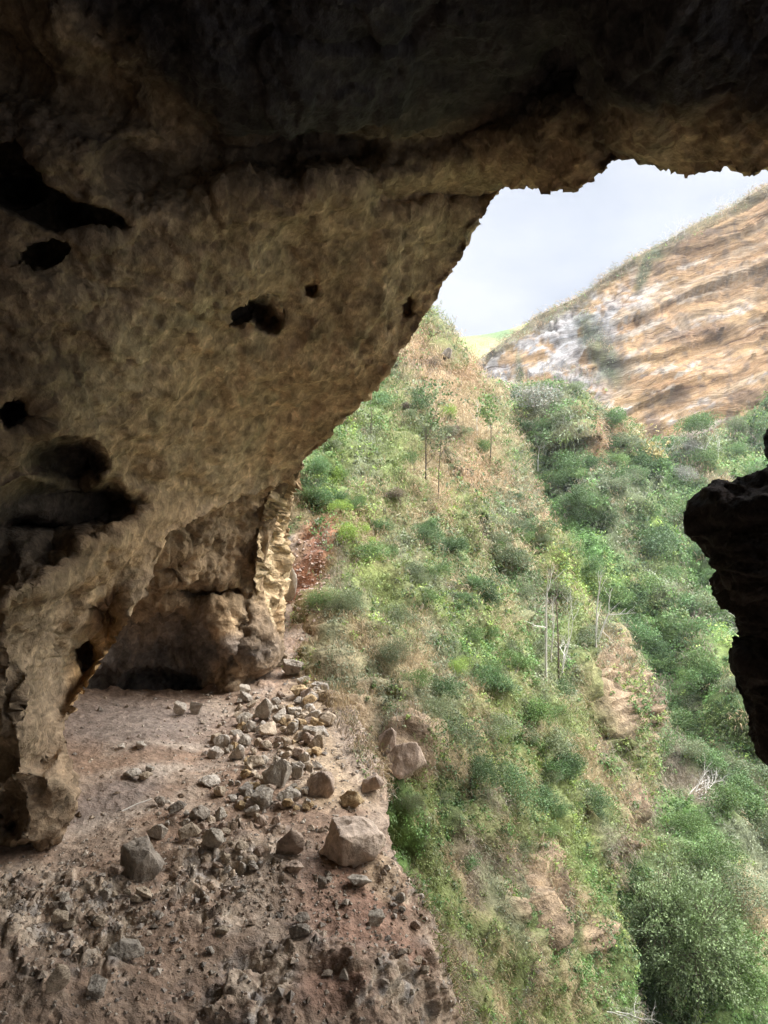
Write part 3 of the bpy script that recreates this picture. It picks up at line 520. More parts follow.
clf = sheet('far_cliff', CLF, clf_d, M_CLIFF, axis(430, 440, 790, 1500, 2.0), axis(-40, 175, 470, 600, 2.0), [(1, 4), (3, 14), (10, 40)], clf_disp, clf_color, kind='structure')
FARH = [(400,420),(410,345),(430,341),(446,339),(460,337),(480,335),(493,333),(510,329),(530,322),(545,315),(580,300),(620,330),(620,420)]
far_d = inv([(446,339,200),(530,322,190),(500,400,150),(420,400,150),(600,400,150)], 120, 240)
def far_color(v, n, x, y, d):
    b = fbm(v, 9., 5, off=6.); c = np.tile(np.array([.20, .24, .09]), (len(v), 1)); c = blend(c, (.33, .28, .15), spots(x, y, [(530,335,40,12,-15),(500,350,20,8,0)], .5)); return blend(c, (.12, .17, .07), spots(x, y, [(500,334,26,5,0)], .5) + .4 * sstep(b, .1, .3))
sheet('far_grass_hill', FARH, far_d, M_HILL, np.arange(396, 624, 3.), np.arange(295, 424, 3.), [(1, 6), (4, 30)], lambda v, n, x, y, d, e: v + n * (fbm(v, 14., 4) * 3 * sstep(e, -3, 10))[:, None], far_color, kind='structure')
# ground sheet far below everything
v = np.array([[-380, -20, -75], [500, -20, -75], [500, 390, -75], [-380, 390, -75.]]); obj('ground', mesh_from('ground', v, np.array([[0, 1, 2, 3]]), M_HILL, np.tile([.12, .12, .06], (4, 1))), kind='structure')

# ------------------------------------------------------------------ dark outcrop on the right, inside the cave mouth
OUT = [(1150,600),(1050,450),(900,410),(800,414),(770,424),(765,434),(763,449),(768,460),(767,469),(756,474),(742,481),(732,485),(721,485),(711,490),(703,496),(694,500),(689,506),(689,511),(692,518),(689,524),(689,531),(694,537),(700,543),(703,550),(707,556),
       (714,561),(716,571),(711,579),(714,588),(721,596),(725,605),(730,612),(737,618),(740,628),(744,636),(738,643),(731,648),(730,657),(730,667),(734,677),(737,688),(743,697),(745,712),(749,724),(752,740),(756,752),(761,761),(770,768),(800,830),(850,960),(880,1150),(900,1440),(1180,1440),(1190,1000)]
out_d = inv([(700,510,6.4),(768,480,6.0),(768,440,7.0),(768,600,5.7),(730,650,6.0),(768,760,6.0),(1000,500,6),(1000,800,6),(1500,400,7),(1500,1500,8)], 4, 10)
def out_disp(v, n, x, y, d, e):
    s = fbm(v * [.4, .4, 3], .5, 4, .6, True) * .12
    q = rock_disp(v, n, .25, .10, .04, 2.2, (.7, .7, 2.4)); q = q + np.stack([fbm(v * [1, 1, 2.5], .3, 4, .65, off=j_) for j_ in (1., 2., 3.)], 1) * (.16 * (1 - sstep(e, 2, 14)))[:, None]; return v + (q + n * s[:, None] - v) * (.3 + .7 * sstep(e, 0, 20))[:, None]
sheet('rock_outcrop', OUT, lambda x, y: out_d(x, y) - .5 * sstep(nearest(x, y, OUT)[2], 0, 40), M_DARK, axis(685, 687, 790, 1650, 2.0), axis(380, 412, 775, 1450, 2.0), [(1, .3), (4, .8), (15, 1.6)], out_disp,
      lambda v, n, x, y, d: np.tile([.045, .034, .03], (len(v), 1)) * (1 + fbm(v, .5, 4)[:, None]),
      label="dark rock outcrop jutting into the cave mouth at the frame's right edge", category="rock outcrop")

# ------------------------------------------------------------------ plants
def leaf_mat(name, trans=.35, grey=0.):
    m = bpy.data.materials.new(name); m.use_nodes = True; nt = m.node_tree; nt.nodes.clear(); l = nt.links.new
    o = N(nt, 'ShaderNodeOutputMaterial'); d = N(nt, 'ShaderNodeBsdfDiffuse'); t = N(nt, 'ShaderNodeBsdfTranslucent'); g = N(nt, 'ShaderNodeBsdfGlossy'); g.inputs['Roughness'].default_value = .55
    a = N(nt, 'ShaderNodeAttribute', attribute_name="Col"); oi = N(nt, 'ShaderNodeObjectInfo'); mu = N(nt, 'ShaderNodeMix', data_type='RGBA', blend_type='MULTIPLY'); mu.inputs['Factor'].default_value = 1
    l(a.outputs['Color'], mu.inputs['A']); l(oi.outputs['Color'], mu.inputs['B'])
    for q in (d, t): l(mu.outputs['Result'], q.inputs['Color'])
    x = N(nt, 'ShaderNodeMixShader'); x.inputs[0].default_value = trans; l(d.outputs[0], x.inputs[1]); l(t.outputs[0], x.inputs[2])
    y = N(nt, 'ShaderNodeMixShader'); y.inputs[0].default_value = .05; l(x.outputs[0], y.inputs[1]); l(g.outputs[0], y.inputs[2]); l(y.outputs[0], o.inputs[0])
    return m
M_LEAF = leaf_mat('leaf', .22); M_GRASS = leaf_mat('dry_blade', .2)
def plain_mat(name, col, rough=.9, useobj=False, bump=0., var=.3, scale=8.):
    m = bpy.data.materials.new(name); m.use_nodes = True; nt = m.node_tree; b = nt.nodes['Principled BSDF']; l = nt.links.new
    b.inputs['Roughness'].default_value = rough; b.inputs['Specular IOR Level'].default_value = .2
    tc = N(nt, 'ShaderNodeTexCoord'); n = N(nt, 'ShaderNodeTexNoise'); n.inputs['Scale'].default_value = scale; n.inputs['Detail'].default_value = 8; n.inputs['Roughness'].default_value = .65
    l(tc.outputs['Object'], n.inputs[0]); mr = N(nt, 'ShaderNodeMapRange'); mr.inputs['From Min'].default_value = .3; mr.inputs['From Max'].default_value = .7
    mr.inputs['To Min'].default_value = 1 - var; mr.inputs['To Max'].default_value = 1 + var; l(n.outputs['Fac'], mr.inputs[0])
    sc = N(nt, 'ShaderNodeVectorMath', operation='SCALE'); l(mr.outputs[0], sc.inputs['Scale'])
    if useobj: oi = N(nt, 'ShaderNodeObjectInfo'); l(oi.outputs['Color'], sc.inputs[0])
    else: sc.inputs[0].default_value = col
    l(sc.outputs[0], b.inputs['Base Color'])
    if bump:
        bb = N(nt, 'ShaderNodeBump'); bb.inputs['Strength'].default_value = bump; bb.inputs['Distance'].default_value = .09; l(n.outputs['Fac'], bb.inputs['Height']); l(bb.outputs[0], b.inputs['Normal'])
    return m
M_BARK = plain_mat('bark', (.13, .10, .075), .95, var=.4)
M_PALE = plain_mat('pale_bark', (.62, .58, .52), .9, var=.25)
def unit(a): return a / (np.linalg.norm(a, axis=-1, keepdims=True) + 1e-12)
def leaves(c, size, rng, along=None, aspect=.55, up=.5, nrm=None):
    """one diamond leaf per centre; size (n,), optional direction of the long axis"""
    n = len(c); a = unit(rng.normal(size=(n, 3)) + (0 if along is None else along * 1.6)); nr = unit(rng.normal(size=(n, 3)) + [0, 0, up * 2]) if nrm is None else unit(rng.normal(size=(n, 3)) * .55 + nrm * 1.3)
    b = unit(np.cross(nr, a)); s = np.asarray(size)[:, None]; nn = np.cross(a, b)
    v = np.stack([c - a * s * .5, c + b * s * aspect * .5 + nn * s * .1, c + a * s * .5, c - b * s * aspect * .5 + nn * s * .1], 1)
    return v.reshape(-1, 3), np.arange(4 * n).reshape(n, 4)
def blades(p, dirn, ln, wd, rng, droop=.5):
    """bent grass blades: two quads each, thinning to the tip"""
    n = len(p); side = unit(np.cross(dirn, rng.normal(size=(n, 3)))) * np.asarray(wd)[:, None] * .5; ln = np.asarray(ln)[:, None]
    m = p + dirn * ln * .55; t = m + unit(dirn + np.array([0, 0, -1.]) * droop) * ln * .5
    v = np.stack([p - side, p + side, m + side * .8, m - side * .8, t + side * .15, t - side * .15], 1).reshape(-1, 3); i = np.arange(n)[:, None] * 6
    return v, np.concatenate([i + [0, 1, 2, 3], i + [3, 2, 4, 5]])
def tubes(segs, sides=5):
    """tapered prisms: rows of p0, p1, r0, r1"""
    V, Fq = [], []
    for k, (a, b, r0, r1) in enumerate(segs):
        a = np.array(a, float); b = np.array(b, float); d = unit(b - a); u = unit(np.cross(d, [.3, .9, .2])); w_ = np.cross(d, u)
        t = np.arange(sides) * 2 * np.pi / sides; ring = np.cos(t)[:, None] * u + np.sin(t)[:, None] * w_
        o = len(V) * 2 * sides; V.append(np.concatenate([a + ring * r0, b + d * r1 * .3 + ring * r1])); j = np.arange(sides); j2 = (j + 1) % sides
        Fq.append(np.stack([o + j, o + j2, o + sides + j2, o + sides + j], 1))
    return np.concatenate(V), np.concatenate(Fq)
def grow(p, d, ln, r, depth, rng, segs, tips, spread=.6, bend=.25, forks=3, lift=.15):
    n = 3
    for k in range(n):
        d = unit(d + rng.normal(size=3) * bend * .5 + [0, 0, lift * .3]); q = p + d * ln / n; r1 = r * .86
        segs.append((p, q, r, r1)); p, r = q, r1
        if depth > 0 and k == 1 and rng.random() < .6: grow(p, unit(d + rng.normal(size=3) * spread), ln * .6, r * .55, depth - 1, rng, segs, tips, spread, bend, forks, lift)
    if depth <= 0: tips.append(p); return
    for _ in range(forks): grow(p, unit(d + rng.normal(size=3) * spread), ln * rng.uniform(.6, .85), r * .65, depth - 1, rng, segs, tips, spread, bend, forks, lift)

class Surf:
    def __init__(s, sh):
        _, s.v, s.f, *_r = sh; s.c = sh[6]; s.n = vnormals(s.v, s.f); s.px, s.d = proj(s.v)
        c = s.v[s.f]; s.area = .5 * np.linalg.norm(np.cross(c[:, 2] - c[:, 0], c[:, 3] - c[:, 1]), axis=1); s.fp = s.px[s.f].mean(1); s.fd = s.d[s.f].mean(1)
    def sample(s, n, rng, mask=None, power=1.6):
        w_ = s.area / s.fd ** power * ((s.fp[:, 0] > -40) & (s.fp[:, 0] < 830) & (s.fp[:, 1] > -40) & (s.fp[:, 1] < 1090))
        if mask is not None: w_ = w_ * mask(s.fp[:, 0], s.fp[:, 1])
        k = rng.choice(len(w_), n, p=w_ / w_.sum()); a, b = rng.random((2, n, 1)); q = s.v[s.f[k]]
        p = (q[:, 0] * (1 - a) + q[:, 1] * a) * (1 - b) + (q[:, 3] * (1 - a) + q[:, 2] * a) * b; nn = unit(s.n[s.f[k]].mean(1))
        pp, d = proj(p); return p, nn, pp, d
    def at(s, x, y):
        e = (s.px[:, 0] - x) ** 2 + (s.px[:, 1] - y) ** 2; r = max(9, e.min() * 1.5 + 1); k = np.nonzero(e < r)[0]; j = k[np.argmin(s.d[k])]
        return P(x, y, s.d[j]), s.n[j], s.d[j]
SH, SV, SL, SC = Surf(hill), Surf(val), Surf(led), Surf(clf)

def ground_cover(surf, n, base, zones, name, gname, label, glabel, rng, mask=None, leafn=16, scale=1., lpx=2.3):
    p, nn, pp, d = surf.sample(n, rng, mask); k = cover(p, pp, d, base, zones, rng, scale)
    g = np.isin(k, (TAN, RUST, BROWN)) | ((k == GRN) & (rng.random(n) < .5)) | ((k == OLIVE) & (rng.random(n) < .4))
    up = np.array([0, 0, 1.]); sz = np.clip(d * lpx / F, .05, .5)
    # leafy clumps
    i = np.nonzero(~g)[0]; m = leafn; rad = (sz[i] * (1.5 + 3.0 * rng.random(len(i)) ** 2))[:, None, None]
    off = unit(rng.normal(size=(len(i), m, 3)) + unit(nn[i] + up * .5)[:, None] * .9) * (rng.random((len(i), m, 1)) ** .4) * rad
    c = (p[i][:, None] + off).reshape(-1, 3); on = (unit(off) * .8 + nn[i][:, None] * .7).reshape(-1, 3); br = np.exp(.9 * fbm(p[i], .5 * scale, 3, off=77.))[:, None, None]
    col = PAL[k[i]][:, None] * rng.uniform(.82, 1.2, (len(i), m, 1)) * rng.uniform(.8, 1.2, (len(i), 1, 1)) * br; col = col.reshape(-1, 3)
    v, f = leaves(c, np.repeat(sz[i], m) * rng.uniform(.7, 1.5, len(c)), rng, None, .6, .5, on)
    obj(name, mesh_from(name, v, f, M_LEAF, np.repeat(col, 4, 0), False), label=label, category="undergrowth", kind='stuff')
    # tufts of grass
    i = np.nonzero(g)[0]; m = 16; dn = unit(nn[i] * .8 + up * .6)
    dr = unit(dn[:, None] + rng.normal(size=(len(i), m, 3)) * .45).reshape(-1, 3); ps = (p[i][:, None] + rng.normal(size=(len(i), m, 3)) * (sz[i] * 1.9)[:, None, None]).reshape(-1, 3)
    ln = np.repeat(sz[i], m) * rng.uniform(1.6, 5.0, len(ps)); v, f = blades(ps, dr, ln, np.repeat(sz[i], m) * .2, rng, 1.3)
    col = (PAL[k[i]][:, None] * rng.uniform(.75, 1.25, (len(i), m, 1)) * rng.uniform(.8, 1.2, (len(i), 1, 1))).reshape(-1, 3)
    obj(gname, mesh_from(gname, v, f, M_GRASS, np.repeat(col, 6, 0), False), label=glabel, category="grass", kind='stuff')
rg = np.random.default_rng(21)
ground_cover(SH, 46000, HBASE, HZ, 'undergrowth', 'dry_grass', "green creepers and low leafy plants spread over the near hillside", "dry tan and green grass tufts covering the near hillside", rg, bare)
ground_cover(SV, 26000, VBASE, VZ, 'undergrowth', 'dry_grass', "dense green creepers and bushes massed over the far valley slope", "pale grass tufts scattered on the far valley slope", rg, None, 16, 2.)
# turf and twigs along the brink of the cliff
def brink(x, y):
    xt = np.array([467, 522, 576, 628, 675, 722, 768, 900]); yt = np.array([362, 329, 298, 261, 236, 212, 185, 120]); t = y - np.interp(x, xt, yt)
    return np.maximum((t < 11) * 1., spots(x, y, [(646,266,6,22,22),(518,372,4,20,0),(600,345,10,44,-30),(596,380,30,12,0),(560,385,40,14,0)], .4) * .6)
ground_cover(SC, 2600, (3,.6,.1,.05,.05,2,.6,1), [], 'undergrowth', 'dry_grass', "olive scrub clinging to the ledges of the far cliff", "dry grass along the brink of the far cliff", rg, brink, 8, 3., 1.5)

# shrubs: a few shapes, each copied with its own colour
def crown_mesh(name, rng, nl, lobes, flat=.8, leaf=.075, wisp=0.):
    c0 = unit(rng.normal(size=(lobes, 3))) * rng.uniform(.25, .85, (lobes, 1)) * [1.15, .85, flat]; c0[:, 2] = np.abs(c0[:, 2]) * .9 - .05; r0 = rng.uniform(.18, .46, lobes)
    k = rng.choice(lobes, nl, p=r0**2 / (r0**2).sum()); dr = unit(rng.normal(size=(nl, 3)) + [0, 0, .25]); rr = r0[k] * (1 - .35 * rng.random(nl) ** 2 + wisp * rng.random(nl) ** 3)
    c = c0[k] + dr * rr[:, None] * [1, 1, .85]; c += rng.normal(size=c.shape) * .03
    c[:, 2] += .12; v, f = leaves(c, leaf * rng.uniform(.6, 1.4, nl), rng, dr, .55, .4, dr)
    col = rng.uniform(.75, 1.25, (nl, 1)) * rng.uniform(.8, 1.2, (lobes, 1))[k] * (1 + rng.normal(size=(nl, 3)) * [.10, .04, .08])
    return mesh_from(name, v, f, M_LEAF, np.repeat(np.clip(col, .2, 2), 4, 0), False)
rs = np.random.default_rng(77)
CROWN = [crown_mesh('shrub', rs, 3000, l, fl, .07, .45) for l, fl in ((12, .75), (16, .6), (10, .9), (20, .55), (14, .8), (18, .7), (9, .65))]
FINE = [crown_mesh('shrub', rs, 6500, l, fl, .045, .5) for l, fl in ((14, .8), (20, .75), (18, .9))]
WISPY = [crown_mesh('shrub', rs, 700, 12, .9, .05, 1.0) for _ in range(2)]
COLS = {'dark green': (.075,.13,.042), 'deep green': (.10,.175,.05), 'mid green': (.135,.215,.06), 'bluish green': (.115,.20,.07), 'olive': (.19,.225,.11), 'lime green': (.27,.38,.07), 'grey green': (.175,.215,.105), 'brown': (.16,.12,.08), 'grey': (.26,.26,.20), 'yellow': (.40,.32,.12)}
RECORDS = []
def place_shrub(surf, x, y, r, colname, zone, kind='c', sq=1.0, sink=.12):
    p, n, d = surf.at(x, y); R_ = r * (1.35 if kind == 'c' else 1.15) * d / F; ms = {'c': CROWN, 'f': FINE, 'w': WISPY}[kind]; me = ms[rs.integers(len(ms))]
    o = obj('shrub', me); o.location = Vector(p + n * R_ * .15 - np.array([0, 0, R_ * sink])); o.scale = (R_ * rs.uniform(.9, 1.15), R_ * rs.uniform(.9, 1.15), R_ * sq * rs.uniform(.85, 1.1)); o.rotation_euler = (rs.uniform(-.35, .35), rs.uniform(-.35, .35), rs.uniform(0, 6.28))
    j = rs.uniform(.8, 1.2); o.color = tuple(np.array(COLS[colname]) * j) + (1,)
    RECORDS.append((o, x, y, r, colname, zone, kind)); return o
Z1 = "on the near slope"; 
for a in [(455,735,34,'grey green',"beside the jutting rock, above the green hollow",'f'),(487,728,24,'olive',"between the jutting rock's bush and the lime vines",'f'),(512,795,30,'bluish green',"lowest of the big bushes below the jutting rock",'f'),(478,775,26,'dark green',"shading the hollow below the jutting rock",'f'),(432,715,22,'olive',"just above the jutting rock",'f'),
          (420,680,18,'mid green',"above the jutting rock by the dry grass",'f'),(395,655,20,'olive',"over the dry grass right of the path",'f'),(440,690,14,'dark green',"left of the lime green vines",'c'),(487,683,15,'bluish green',"rounded, just right of the lime green vines",'c'),(505,690,13,'bluish green',"second rounded one right of the lime vines",'c'),
          (458,672,16,'lime green',"draped with lime vines above the big bushes",'f'),(500,735,15,'lime green',"trailing below the lime vines",'f'),(480,590,17,'dark green',"standing alone in mid slope",'c'),(450,550,11,'dark green',"in mid slope below the tan grass",'c'),(520,665,14,'mid green',"at the foot of the tall bare trunks",'c'),
          (345,610,22,'grey green',"just above the scree path",'f'),(325,605,18,'mid green',"at the edge of the red scree",'f'),(400,620,14,'olive',"in the grey brush on the near slope",'c'),(392,497,10,'brown',"round and twiggy below the cave roof",'c'),(450,435,12,'brown',"twiggy one in the tan grass",'c'),
          (447,415,10,'lime green',"single one in the tan grass by the thin trees",'c'),(415,405,13,'dark green',"at the foot of the thin trees",'c'),(375,400,12,'bluish green',"touching the edge of the cave roof",'c'),(320,500,14,'bluish green',"beside the ochre rock face",'c'),(315,470,12,'bluish green',"tucked under the lip of the cave roof",'c'),
          (535,535,18,'bluish green',"low and spreading above the bare trunks",'c'),(548,552,12,'mid green',"at the crest above the bright green strip",'c'),(560,600,14,'olive',"behind the tall bare trunks",'c'),(515,560,14,'grey green',"at the lower end of the rust grass",'c'),(500,545,12,'olive',"below the rust coloured grass",'c'),
          (430,600,13,'mid green',"in the middle of the near slope",'c'),(415,575,12,'grey green',"upslope of the grey brush",'c'),(365,555,14,'mid green',"right of the red scree",'c'),(345,540,12,'lime green',"yellowish one above the red scree",'c'),(380,530,12,'bluish green',"among creepers right of the scree",'c'),
          (470,640,13,'mid green',"above the lime green vines",'c'),(535,720,16,'mid green',"left of the brown crag",'c'),(560,760,16,'dark green',"below the brown crag",'c'),(585,640,12,'grey green',"on the crest left of the crag",'c'),(545,800,13,'bluish green',"low on the grassy rib",'c'),
          (590,800,14,'dark green',"hanging on the wall below the crag",'c'),(560,690,15,'dark green',"shaded one upslope of the crag",'c'),(520,850,12,'olive',"on the rib above the cracked rock",'c'),(440,800,14,'olive',"in the green hollow by the big boulder",'f'),(408,806,13,'olive',"fresh leafy one behind the big boulder",'f'),
          (470,865,13,'bluish green',"low on the grass below the hollow",'c'),(330,445,9,'olive',"at the lip of the roof, small",'c'),(410,460,10,'mid green',"small one left of the thin trees",'c')]:
    place_shrub(SH, a[0], a[1], a[2], a[3], a[4], a[5])
for a in [(622,878,26,'bluish green',"leaning out at the foot of the crag",'f'),(700,865,34,'mid green',"behind the big leafy tree",'f'),(745,900,34,'grey green',"at the right edge by the big tree",'f'),(735,980,34,'mid green',"at the lower right corner",'f'),(640,1000,26,'dark green',"at the foot of the big tree",'f'),
          (648,545,20,'dark green',"tall round one in mid valley",'c'),(540,400,22,'grey',"silvery one under the far cliff",'c'),(520,398,14,'dark green',"at the head of the gully",'c'),(620,960,24,'dark green',"left of the big leafy tree",'f'),(690,830,24,'mid green',"below the pile of dead brush",'f')]:
    place_shrub(SV, a[0], a[1], a[2], a[3], a[4], a[5])
zones = [("at the foot of the far cliff",(610,450),(765,450),26,26,12,['mid green','olive','grey','deep green','grey green']),("on the wooded knoll under the far cliff",(580,400),(600,500),40,22,11,['olive','deep green','grey green','mid green']),
         ("beside the bright green gully strip",(560,470),(630,620),26,26,13,['deep green','dark green','mid green']),("in mid valley left of the dark outcrop",(640,480),(695,600),40,44,14,['deep green','mid green','dark green','bluish green']),
         ("below the tip of the dark outcrop",(650,620),(730,720),40,44,15,['mid green','deep green','bluish green','olive']),("between the crag and the dead brush pile",(655,690),(720,770),36,40,16,['mid green','deep green','olive']),
         ("right of the dead brush pile",(730,770),(765,840),26,30,17,['mid green','grey green','deep green']),("near the head of the gully",(520,420),(560,470),24,20,11,['deep green','mid green','dark green'])]
for (zn, a, b, jx, jy, r, cl) in zones:
    for k in range(15 if 'mid' in zn or 'tip' in zn else 12):
        t = rs.random(); x = a[0] + (b[0] - a[0]) * t + rs.uniform(-jx, jx); y = a[1] + (b[1] - a[1]) * t + rs.uniform(-jy, jy)
        if x > 775 or (x < 515): continue
        place_shrub(SV, x, y, r * rs.uniform(.7, 1.35), cl[rs.integers(len(cl))], zn)
ADDZ = [("in the tan grass under the cave lip",(400,380),(470,470),30,24,7,['olive','brown','grey green','mid green']),("among the creepers right of the ochre rock face",(320,470),(380,560),22,34,9,['bluish green','mid green','deep green','lime green']),
        ("in the middle of the near slope",(400,520),(480,620),36,36,9,['mid green','dark green','olive','bluish green']),("upslope of the tall bare trunks",(490,500),(560,580),30,24,8,['grey green','mid green','dark green']),
        ("between the lime vines and the bare trunks",(490,640),(540,700),26,26,10,['mid green','deep green','olive']),("on the grassy rib below the crag",(530,740),(590,850),26,36,11,['mid green','dark green','bluish green','olive'])]
for (zn, a, b, jx, jy, r, cl) in ADDZ:
    for k in range(12):
        t = rs.random(); x = a[0] + (b[0] - a[0]) * t + rs.uniform(-jx, jx); y = a[1] + (b[1] - a[1]) * t + rs.uniform(-jy, jy)
        if inside(np.array([x]), np.array([y]), HILL)[0]: place_shrub(SH, x, y, r * rs.uniform(.7, 1.4), cl[rs.integers(len(cl))], zn)
ORD = ['first', 'second', 'third', 'fourth', 'fifth', 'sixth', 'seventh', 'eighth', 'ninth', 'tenth', 'eleventh', 'twelfth']
byl = {}
for r in RECORDS: byl.setdefault(f"{'big leafy ' if r[6] == 'f' else ''}{r[4]} bush {r[5]}", []).append(r)
for lab, rr in byl.items():
    rr.sort(key=lambda r: r[2])
    for k, r in enumerate(rr):
        r[0]['category'] = 'bush'; r[0]['label'] = lab if len(rr) == 1 else (lab + f", {ORD[min(k, 11)]} from the top")
        r[0]['group'] = "bushes on the far valley slope" if any(r[5] == z[0] for z in zones) else "bushes on the hillsides"
print("shrubs", len(RECORDS))

# trees with bare or thin trunks
def tree(name, surf, x, y, h_px, label, cat, group, rng, depth=2, r=.011, crown=None, ccol='mid green', leaf=.1, nleaf=0, mat=None, spread=.35, lean=0., forks=2, tall=.55, thick=None, branchiness=None):
    p, n, d = surf.at(x, y); H = h_px * d / F; p = p - np.array([0, 0, .03 * H]); o = link(bpy.data.objects.new(name, None)); o.location = Vector(p)
    o['label'] = label; o['category'] = cat; o['group'] = group
    segs, tips = [], []; d0 = unit(np.array([lean, 0, 1.])); q = np.zeros(3); rr = H * r; nseg = 5
    for k in range(nseg):
        d0 = unit(d0 + rng.normal(size=3) * .05 + [lean * .05, 0, .05]); q2 = q + d0 * H * tall / nseg; segs.append((q, q2, rr, rr * .86)); q = q2; rr *= .86
        if k >= 1 and rng.random() < .7: grow(q, unit(d0 + rng.normal(size=3) * max(spread, .3) * 1.6), H * .16, rr * .45, depth, rng, segs, tips, spread)
    for _ in range(forks): grow(q, unit(d0 + rng.normal(size=3) * spread * .8), H * (1 - tall) * .55, rr * .7, depth, rng, segs, tips, spread)
    v, f = tubes(segs, 5); obj('trunk', mesh_from('trunk', v, f, mat or M_BARK, None), o)
    if nleaf:
        t = np.array(tips); k = rng.integers(len(t), size=nleaf); c = t[k] + rng.normal(size=(nleaf, 3)) * H * (leaf if crown is None else crown)
        v, f = leaves(c, np.full(nleaf, 3.2 * d / F) * rng.uniform(.6, 1.4, nleaf), rng); col = np.array(COLS[ccol]) * rng.uniform(.6, 1.4, (nleaf, 1))
        obj('crown', mesh_from('crown', v, f, M_LEAF, np.repeat(col, 4, 0), False), o)
    return o
rt = np.random.default_rng(5); G = "bare trees on the near slope"
tree('tree', SH, 546, 676, 118, "tallest bare pale trunk standing on the near slope, leftmost of its row", "tree", G, rt, 1, .013, mat=M_PALE, spread=.16, tall=.75)
tree('tree', SH, 551, 660, 70, "short forked pale trunk close right of the tallest one", "tree", G, rt, 1, .014, mat=M_PALE, spread=.2, lean=-.03)
tree('tree', SH, 559, 676, 96, "straight grey trunk with a few leaves, middle of the row", "tree", G, rt, 2, .012, mat=M_BARK, spread=.2, nleaf=30, ccol='olive', tall=.8)
tree('tree', SH, 562, 672, 76, "slanting forked trunk leaning right in the row of bare trees", "tree", G, rt, 2, .016, mat=M_PALE, spread=.3, lean=.12, tall=.4)
tree('tree', SH, 596, 645, 78, "straight pale trunk on the crest, right of the row", "tree", G, rt, 1, .015, mat=M_PALE, spread=.2, tall=.8)
tree('tree', SH, 598, 640, 60, "pale branch forking out to the right on the crest", "tree", G, rt, 1, .018, mat=M_PALE, spread=.4, lean=.35, tall=.5)
G = "thin trees in the tan grass"
tree('tree', SH, 426, 478, 80, "thin dark tree with sparse leaves, tallest in the tan grass", "tree", G, rt, 3, .014, nleaf=520, ccol='olive', crown=.035, spread=.25, tall=.5)
tree('tree', SH, 438, 500, 70, "single thin grey trunk below the sparse leaved tree", "tree", G, rt, 1, .010, nleaf=50, ccol='olive', spread=.2, tall=.8)
tree('tree', SH, 432, 455, 60, "second sparse leaved tree, shorter, right behind the tallest thin one", "tree", G, rt, 3, .014, nleaf=380, ccol='deep green', crown=.04, spread=.3, tall=.5)
tree('tree', SH, 490, 462, 60, "slender tree with green leaves near the gully head", "tree", G, rt, 2, .013, nleaf=360, ccol='mid green', crown=.06, spread=.25, tall=.6)
tree('tree', SH, 477, 437, 40, "small pale pole of a tree above the rust grass", "tree", G, rt, 1, .012, mat=M_PALE, tall=.8)
tree('palm_tree', SH, 371, 432, 40, "drooping palm like plant by the edge of the cave roof", "palm", G, rt, 1, .02, nleaf=160, ccol='mid green', crown=.12, leaf=.1)
G = "trees under the far cliff"
tree('tree', SV, 562, 447, 38, "pale trunk with a small crown on the orange knoll", "tree", G, rt, 2, .018, mat=M_PALE, nleaf=150, ccol='grey green', crown=.07, tall=.75, spread=.5)
tree('tree', SV, 565, 447, 34, "second pale trunk leaning on the orange knoll", "tree", G, rt, 1, .018, mat=M_PALE, tall=.8, lean=.05)
tree('tree', SV, 538, 470, 40, "thin trunk rising from the gully head", "tree", G, rt, 1, .012, mat=M_PALE, nleaf=120, ccol='deep green', crown=.06)
tree('tree', SV, 652, 474, 36, "yellow leaved tree at the foot of the far cliff", "tree", G, rt, 3, .014, nleaf=260, ccol='yellow', crown=.05, spread=.6, tall=.4)
tree('tree', SV, 632, 466, 34, "brownish bare tree left of the yellow leaved one", "tree", G, rt, 3, .014, nleaf=160, ccol='yellow', crown=.05, spread=.6, tall=.4)
for k, (x, y, h) in enumerate([(690,462,30),(705,460,34),(718,458,26),(672,455,22)]):
    tree('tree', SV, x, y, h, ["grey leafless tree at the cliff foot, next to the yellow one", "grey leafless tree, tallest at the cliff foot", "grey leafless tree nearest the dark outcrop at the cliff foot", "low grey leafless tree directly right of the yellow one"][k], "tree", G, rt, 3, .016, mat=M_PALE, spread=.7, tall=.3, forks=4)
tree('tree', SV, 744, 655, 60, "pale twiggy tree beside the notch of the dark outcrop", "tree", G, rt, 3, .014, mat=M_PALE, spread=.7, tall=.25, forks=4, nleaf=200, ccol='olive', crown=.06)
tree('tree', SH, 455, 372, 22, "white leafless tree at the gap below the green hill", "tree", G, rt, 3, .02, mat=M_PALE, spread=.5, tall=.3, forks=4)
G = "bare bushes along the brink of the far cliff"
bl = [(600,279,11),(592,284,9),(614,268,9),(676,236,20),(668,240,14),(684,231,15),(722,213,18),(730,207,16),(742,200,12),(750,194,14),(562,304,7),(540,313,9),(528,322,9),(645,252,7),(700,222,8),(512,334,8),(760,190,12)]
names = ["on the brink above the mossy crack, left one", "lowest of the pair near the crack", "right above the mossy crack", "largest on the brink in mid skyline", "beside the largest one, on its left", "beside the largest one, on its right", "tall, high on the brink", "close right of the tall one high on the brink",
         "small, near the top of the skyline", "near the top of the skyline", "tiny, low on the brink", "above the white rock", "beside the green hill", "tiny, left of the largest", "tiny, right of the largest", "lowest on the brink by the green hill", "topmost at the picture's right edge"]
for (x, y, h), nm in zip(bl, names): tree('bare_bush', SC, x, y + 3, h, "leafless bush " + nm, "bush", G, rt, 3, .012, mat=M_PALE if h > 12 else M_BARK, spread=.7, tall=.15, forks=5)

